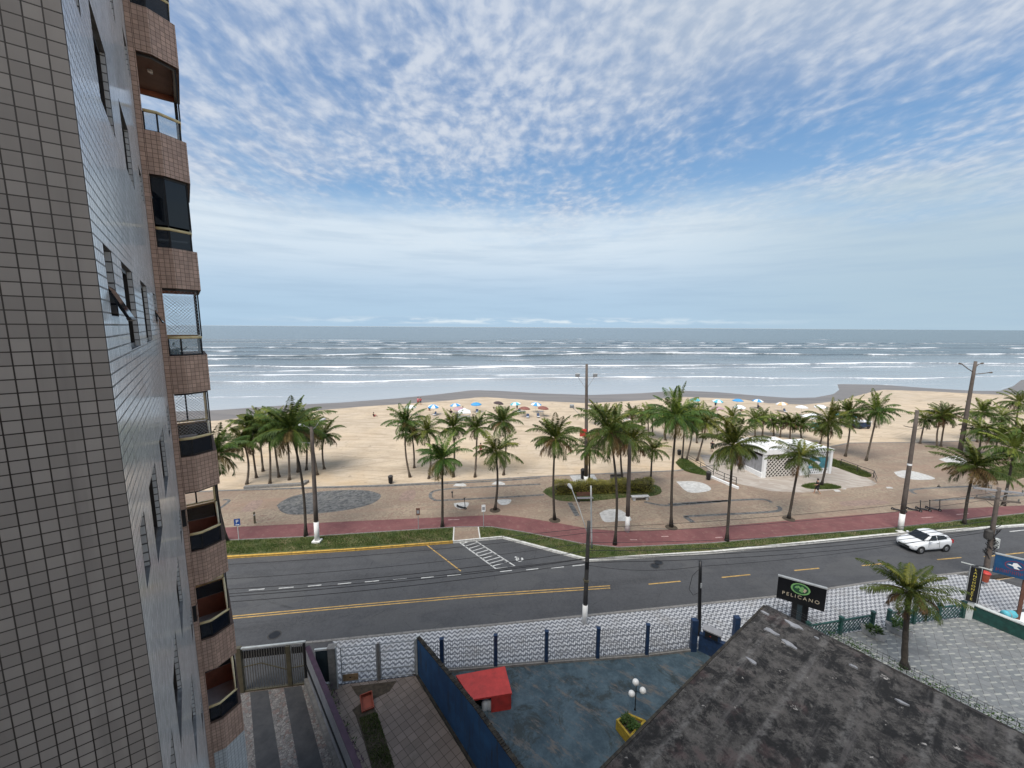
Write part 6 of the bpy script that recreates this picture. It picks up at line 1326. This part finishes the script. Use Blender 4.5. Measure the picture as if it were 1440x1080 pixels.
    q = MB(); q.add([(.80, -.60, .995), (.80, .60, .995), (.14, .50, 1.37), (.14, -.50, 1.37)], [(0, 1, 2, 3)], 'car_glass'); ws_ = q.build('windscreen', o); ws_.location = (.03, 0, .035)
    q = MB(); q.add([(-1.72, .54, 1.10), (-1.72, -.54, 1.10), (-1.54, -.50, 1.27), (-1.54, .50, 1.27)], [(0, 1, 2, 3)], 'car_glass'); rw_ = q.build('rear_window', o); rw_.location = (-.04, 0, .02)
    q = MB(); q.box(1.80, 1.90, -.42, .42, .36, .50, 'car_black'); q.build('grille', o); q = MB(); q.box(1.78, 1.875, -.5, .5, .26, .33, 'car_black'); q.build('lower_intake', o); q = MB(); q.box(1.88, 1.915, -.2, .2, .50, .58, 'pale_cap'); q.build('number_plate', o); q = MB(); q.lathe([(.05, 0), (.05, .01), (0, .012)], (1.8, 0, .68), 'grey_metal', 10); q.build('badge', o)
    q = MB(); q.box(-1.0, .3, -.66, .66, .98, 1.06, 'car_black'); q.box(-.5, -.38, -.55, -.1, 1.0, 1.3, 'leather'); q.box(-.5, -.38, .1, .55, 1.0, 1.3, 'leather'); q.build('seats', o)
    return o
f_, r_b = P(1296, 779, ZR), P(1329, 776.2, ZR); dv = (f_-r_b).normalized(); sv = Vector((-dv.y, dv.x, 0))
if sv.y < 0: sv = -sv
make_car((f_+r_b)/2+sv*.80+Vector((0, 0, .004)), math.atan2(dv.y, dv.x))

# ------------------------------------------------------------------ people
def person(loc, rz, pose, cols, label, s=1.0):
    o = thing('person', loc, label, 'person', None, rz)
    if pose == 'walk': J = dict(hip=(0, 0, .93), ch=(0, .05, 1.32), nk=(0, .06, 1.48), hd=(0, .08, 1.60), la=((.09, 0, .90), (.10, .20, .50), (.10, .22, .07)), ra=((-.09, 0, .90), (-.10, .02, .48), (-.10, -.30, .12)), lh=((.19, .05, 1.40), (.25, -.08, 1.14), (.24, .02, .92)), rh=((-.19, .05, 1.40), (-.24, .14, 1.16), (-.21, .34, 1.10)))
    elif pose == 'sit': J = dict(hip=(0, 0, .12), ch=(0, -.10, .50), nk=(0, -.08, .64), hd=(0, -.05, .77), la=((.1, .02, .13), (.14, .38, .38), (.13, .62, .05)), ra=((-.1, .02, .13), (-.14, .38, .36), (-.13, .60, .05)), lh=((.19, -.10, .58), (.26, .05, .36), (.18, .30, .34)), rh=((-.19, -.10, .58), (-.27, .03, .36), (-.18, .30, .33)))
    else: J = dict(hip=(0, 0, .93), ch=(0, .01, 1.32), nk=(0, .01, 1.48), hd=(0, .03, 1.60), la=((.09, 0, .90), (.11, .03, .50), (.11, 0, .07)), ra=((-.09, 0, .90), (-.11, .03, .50), (-.12, 0, .07)), lh=((.19, .01, 1.40), (.26, -.01, 1.14), (.25, .08, .90)), rh=((-.19, .01, 1.40), (-.26, -.01, 1.14), (-.26, .07, .90)))
    Vv, Ee, Rr = [], [], []
    def a(p, r, par=None):
        Vv.append(Vector(p)); Rr.append(r); i = len(Vv)-1
        if par is not None: Ee.append((par, i))
        return i
    hip = a(J['hip'], .135); ch = a(J['ch'], .15, hip); nk = a(J['nk'], .055, ch); hd = a(J['hd'], .085, nk); a(Vector(J['hd'])+Vector((0, .0, .12)), .075, hd); a(Vector(J['hd'])+Vector((0, .095, -.0)), .018, hd)
    for k_ in ('la', 'ra'):
        p = [Vector(x) for x in J[k_]]; i = a(p[0], .095, hip); i = a(p[1], .06, i); i = a(p[2], .042, i); a(p[2]+Vector((0, .16, -.035)), .034, i)
    for k_ in ('lh', 'rh'):
        p = [Vector(x) for x in J[k_]]; i = a(p[0], .06, ch); i = a(p[1], .042, i); i = a(p[2], .03, i); d = (p[2]-p[1]).normalized(); pm = a(p[2]+d*.07, .032, i); sx = Vector((0, 1, 0)); sx = (sx-d*sx.dot(d)).normalized()
        for f, l in ((-.03, .075), (-.01, .09), (.01, .085), (.03, .065)): m_ = a(p[2]+d*(.07+l*.55)+sx*f, .010, pm); a(p[2]+d*(.07+l)+sx*f+Vector((0, .012, 0)), .008, m_)
        a(p[2]+d*.07+sx*.06, .011, i)
    me = bpy.data.meshes.new('body'); me.from_pydata(Vv, Ee, []); b = bpy.data.objects.new('body', me); COL.objects.link(b); b.parent = o; b.scale = (s, s, s); md = b.modifiers.new('skin', 'SKIN'); md.use_smooth_shade = True
    sk = me.skin_vertices[0].data
    for i, r_ in enumerate(Rr): sk[i].radius = (r_, r_)
    sk[0].use_root = True; me.materials.append(MATS['skin']); sb_ = b.modifiers.new('sub', 'SUBSURF'); sb_.levels = sb_.render_levels = 1
    q = MB(); h = Vector(J['hd']); q.lathe([(.0, .17), (.07, .155), (.098, .10), (.10, .04), (.085, -.03)], h+Vector((0, -.02, .02)), 'hair', 12); x = q.build('hair', o, True); x.scale = (s, s, s)
    q = MB()
    for ex in (-.03, .03): q.lathe([(0, -.012), (.012, 0), (0, .012)], h+Vector((ex, .082, .04)), 'hair', 6)
    x = q.build('eyes', o); x.scale = (s, s, s)
    q = MB()
    for ex in (-.088, .088): q.lathe([(0, -.03), (.014, -.01), (.016, .02), (0, .03)], h+Vector((ex, 0, .02)), 'skin', 6)
    x = q.build('ears', o); x.scale = (s, s, s)
    if cols[0]:
        q = MB(); hp, c_, n_ = Vector(J['hip']), Vector(J['ch']), Vector(J['nk']); q.tube([hp-(c_-hp)*.05, hp.lerp(c_, .5), c_, n_-Vector((0, 0, .06)), n_-Vector((0, 0, .03))], [.16, .155, .175, .12, .07], cols[0], 12)
        for k_ in ('lh', 'rh'): p = [Vector(v) for v in J[k_]]; q.tube([p[0].lerp(c_, .25), p[0], p[0].lerp(p[1], .75)], [.08, .075, .062], cols[0], 10)
        x = q.build('shirt', o, True); x.scale = (s, s, s)
    if cols[1]:
        q = MB(); hp = Vector(J['hip']); q.tube([hp+Vector((0, 0, .09)), hp-Vector((0, 0, .06))], [.15, .165], cols[1], 12)
        for k_ in ('la', 'ra'): p = [Vector(v) for v in J[k_]]; q.tube([p[0]+Vector((0, 0, .02)), p[0].lerp(p[1], .5), p[0].lerp(p[1], .92)], [.115, .10, .085], cols[1], 10)
        x = q.build('shorts', o, True); x.scale = (s, s, s)
    return o
person(P(1149, 695)+Vector((0, 0, .02)), R(75), 'walk', ('cloth_black', 'cloth_black'), 'person in black shirt and shorts striding across the paving in front of the kiosk')
for (x, y), pose, c, lab in (((588, 569), 'stand', ('cloth_pink', 'cloth_red'), 'person in pink top standing on wet sand at the waterline'), ((591.5, 569.5), 'stand', ('cloth_red', 'cloth_blue'), 'person in red top standing beside the one in pink at the waterline'), ((526, 586), 'sit', ('cloth_black', 'cloth_red'), 'person sitting alone on the bare sand left of the umbrellas'), ((727, 577), 'stand', ('cloth_blue', 'cloth_black'), 'person in blue standing under the pale cyan umbrella'), ((634, 581), 'sit', ('cloth_black', 'cloth_black'), 'person in black sitting by the pink umbrella'), ((651, 583), 'stand', ('cloth_white', 'cloth_blue'), 'person in white standing beside the grey stall'), ((604, 577), 'sit', ('cloth_blue', 'cloth_black'), 'person sitting under the leftmost blue umbrella'), ((1006, 573), 'stand', ('cloth_black', 'cloth_blue'), 'person in dark clothes standing left of the pink umbrella on the right'), ((1042, 578), 'sit', ('cloth_red', 'cloth_black'), 'person in red sitting under the white umbrella'), ((1066, 573), 'sit', ('cloth_blue', 'cloth_blue'), 'person in blue sitting under the last blue umbrella'), ((676, 640), 'stand', ('cloth_red', 'cloth_pink'), 'person in red standing on the sand behind the palm row'), ((1001, 636), 'stand', ('cloth_black', 'cloth_black'), 'person in black walking on the sand by the kiosk palms'), ((884, 577), 'stand', ('cloth_black', 'cloth_blue'), 'person standing on the sand behind the white lifeguard chair'), ((1366, 611), 'stand', ('cloth_white', 'cloth_blue'), 'person in white shirt beside the leaning lamp pole')):
    person(P(x, y)+Vector((0, 0, .01)), RNG.uniform(0, 6.28), pose, c, lab)

# ------------------------------------------------------------------ umbrellas and beach things
def umbrella(px, py, mats, label, rad=1.15, h=2.2):
    b = P(px, py+ 0); d = ray(px, py); t = (h-.2-H)/d.z; b = Vector((d.x*t, d.y*t, 0)); o = thing('beach_umbrella', b, label, 'umbrella', 'beach umbrellas'); o.rotation_euler = (RNG.normal(0, .07), RNG.normal(0, .07), RNG.uniform(0, 6)); q = MB(); n = 8; vs = [(0, 0, h)]
    for rr, zz in ((.55, h-.12), (1.0, h-.42), (1.0, h-.55)): vs += [(rad*rr*math.cos(2*math.pi*i/n), rad*rr*math.sin(2*math.pi*i/n), zz) for i in range(n)]
    for i in range(n):
        j = (i+1) % n; m_ = mats[i % len(mats)]; q.add([vs[0], vs[1+i], vs[1+j]], [(0, 1, 2)], m_); q.add([vs[1+i], vs[1+n+i], vs[1+n+j], vs[1+j]], [(0, 1, 2, 3)], m_); q.add([vs[1+n+i], vs[1+2*n+i], vs[1+2*n+j], vs[1+n+j]], [(0, 1, 2, 3)], m_)
    q.build('canopy', o); q = MB(); q.tube([(0, 0, -.1), (0, 0, h+.06)], .022, 'pale_cap', 6); q.build('pole', o)
    return b
UB = ['umbrella_blue', 'umbrella_white']; ubs = []
for x, y, m_, lab in ((577.5, 571, ['umbrella_white'], 'white umbrella behind the crown of the leftmost row palm'), (608.7, 570, UB, 'blue and white umbrella, leftmost of the blue ones'), (640.8, 568.5, UB, 'blue and white umbrella beside the dusty pink one'), (645, 573.5, ['umbrella_pink'], 'dusty pink umbrella beside a blue and white one'), (669.8, 567, ['umbrella_blue', 'umbrella_blue', 'umbrella_teal'], 'plain blue umbrella above the middle of the palm row'), (699.5, 565.5, ['umbrella_dark'], 'dark closed-looking umbrella above the right end of the palm row'), (726, 566.5, ['umbrella_white', 'umbrella_teal'], 'pale cyan and white umbrella left of the brown one'), (737, 573, ['umbrella_red'], 'brown-red umbrella between two blue and white ones'), (753, 567, UB, 'blue and white umbrella right of the brown-red one'), (763, 572.5, ['umbrella_red'], 'brown-red umbrella at the right end of the left group'), (977.5, 561, ['umbrella_teal'], 'teal umbrella peeping over the central palms'), (1009, 562.5, ['umbrella_teal', 'umbrella_white'], 'teal and white umbrella above the pink one of the right group'), (1010, 573, ['umbrella_pink'], 'pink umbrella of the right group'), (1038, 562, ['umbrella_blue'], 'bright blue umbrella behind the white one of the right group'), (1040, 571, ['umbrella_white'], 'white umbrella in front of the bright blue one'), (1065.5, 562.5, UB, 'blue and white umbrella at the right end of the blue ones'), (1101, 566.5, ['umbrella_orange', 'umbrella_white'], 'orange and white umbrella behind the kiosk palms'), (1128, 571.5, ['umbrella_white'], 'large white umbrella behind the kiosk palms'), (1154, 570.5, ['umbrella_white'], 'smaller white umbrella right of the large white one')): ubs.append(umbrella(x, y, m_, lab))
ch0 = None
names = ('under the leftmost blue umbrella', 'under the dusty pink umbrella', 'under the plain blue umbrella', 'by the pale cyan umbrella', 'by the brown-red umbrella between blue ones', 'by the brown-red umbrella at the right end', 'by the pink umbrella of the right group', 'by the white umbrella of the right group', 'by the orange and white umbrella')
for u_, nm in zip([ubs[i] for i in (1, 3, 4, 6, 7, 9, 12, 14, 16)], names):
    loc = u_+Vector((RNG.uniform(-1, 1), -1.0, 0)); rz = RNG.uniform(2.4, 3.8)
    if ch0 is None:
        ch0 = thing('beach_chair', (0, 0, 0), '', 'chair', 'beach chairs'); q = MB(); q.box(-.28, .28, -.25, .25, .28, .31, 'umbrella_white'); q.build('seat', ch0); q = MB(); M = Matrix.Translation((0, -.25, .3)) @ Matrix.Rotation(R(22), 4, 'X'); q.box(-.28, .28, -.015, .015, 0, .6, 'cloth_blue', M); q.build('backrest', ch0)
        for sx in (-1, 1): q = MB(); q.tube([(sx*.27, -.28, 0), (sx*.27, .28, .45)], .014, 'grey_metal', 5); q.build('leg', ch0); q = MB(); q.tube([(sx*.25, .28, 0), (sx*.25, -.24, .32)], .014, 'grey_metal', 5); q.build('leg', ch0)
        c = ch0
    else: c = copy_tree(ch0)
    c.location = loc; c.rotation_euler.z = rz; c['label'] = 'low white and blue beach chair '+nm
for x, y, lab in ((735.5, 582.5, 'small low table on the sand below the brown-red umbrella between blue ones'), (760.5, 582.5, 'small low table on the sand below the right-end brown-red umbrella')):
    o = thing('beach_table', P(x, y), lab, 'table'); q = MB(); q.box(-.55, .55, -.35, .35, .62, .68, 'grey_wall'); q.build('tabletop', o)
    for sx in (-.45, .45):
        for sy in (-.28, .28): q = MB(); q.box(sx-.03, sx+.03, sy-.03, sy+.03, 0, .62, 'dark_pole'); q.build('leg', o)
def tent(px, py, w_, h, roof, cloth, label):
    o = thing('beach_tent', P(px, py), label, 'tent', None, .15); q = MB(); e = w_/2+.1; q.add([(-e, -e, h), (e, -e, h), (e, e, h), (-e, e, h), (0, 0, h+.7)], [(0, 1, 4), (1, 2, 4), (2, 3, 4), (3, 0, 4)], roof); q.add([(-e, -e, h-.2), (e, -e, h-.2), (e, e, h-.2), (-e, e, h-.2), (-e, -e, h), (e, -e, h), (e, e, h), (-e, e, h)], [(0, 1, 5, 4), (1, 2, 6, 5), (2, 3, 7, 6), (3, 0, 4, 7)], roof); q.build('roof', o)
    for sx in (-1, 1):
        for sy in (-1, 1): q = MB(); q.box(sx*w_/2-.03, sx*w_/2+.03, sy*w_/2-.03, sy*w_/2+.03, 0, h-.02, 'grey_metal'); q.build('pole', o)
    q = MB(); q.box(-w_/2+.05, w_/2-.05, -w_/2+.04, -w_/2+.1, .05, 1.05, cloth); q.build('counter_cloth', o)
tent(1141, 600, 2.4, 1.9, 'umbrella_white', 'umbrella_teal', 'white-topped beach stall with teal counter cloth behind the kiosk'); tent(1187, 599, 2.2, 2.0, 'umbrella_teal', 'umbrella_dark', 'teal-roofed beach stall between the slim sand palms'); tent(653, 590, 2.2, 1.6, 'umbrella_white', 'grey_metal', 'grey and white beach stall behind the palm row')
ct = thing('beach_cart', P(1210, 602), 'dark navy covered vendor cart on the sand between two palms', 'cart', None, .1); q = MB(); q.box(-1.3, 1.3, -.7, .7, .35, 1.25, 'navy_paint'); q.build('body', ct, bevel=.05); q = MB(); q.box(-1.4, 1.4, -.8, .8, 1.253, 1.36, 'clean_white'); q.build('lid', ct, bevel=.03)
for sx in (-.8, .8):
    for sy in (-.72, .72): q = MB(); q.tube([(sx, sy-.05, .3), (sx, sy+.05, .3)], .3, 'tyre', 14); q.build('wheel', ct)
q = MB(); q.tube([(-1.3, -.5, 1.0), (-1.9, -.5, 1.05), (-1.9, .5, 1.05), (-1.3, .5, 1.0)], .03, 'grey_metal', 6); q.build('handle', ct)
lg = thing('lifeguard_chair', P(881, 608), 'tall white ladder-backed lifeguard chair with a pinkish hood on the sand', 'chair', None, -.2); 
for sx in (-.75, .75):
    q = MB(); q.bar((sx, -.9, 0), (sx*.55, 0, 2.3), .09, .09, 'clean_white'); q.build('leg', lg); q = MB(); q.bar((sx, .9, 0), (sx*.55, .1, 2.3), .09, .09, 'clean_white'); q.build('leg', lg)
q = MB()
for i in range(6): z = .35+i*.33; f = z/2.3; q.bar((-.75+.34*f, -.9+.9*f, z), (.75-.34*f, -.9+.9*f, z), .06, .06, 'clean_white')
for sg_ in (1, -1): q.bar((-.75*sg_, -.9, .05), (.42*sg_, 0, 2.25), .05, .05, 'clean_white')
q.build('ladder', lg); q = MB(); q.box(-.5, .5, -.3, .4, 2.3, 2.38, 'clean_white'); q.build('seat', lg); q = MB(); q.box(-.5, .5, .38, .44, 2.4, 3.1, 'umbrella_pink'); q.box(-.55, .55, -.3, .44, 3.103, 3.16, 'umbrella_pink'); q.build('hood', lg)
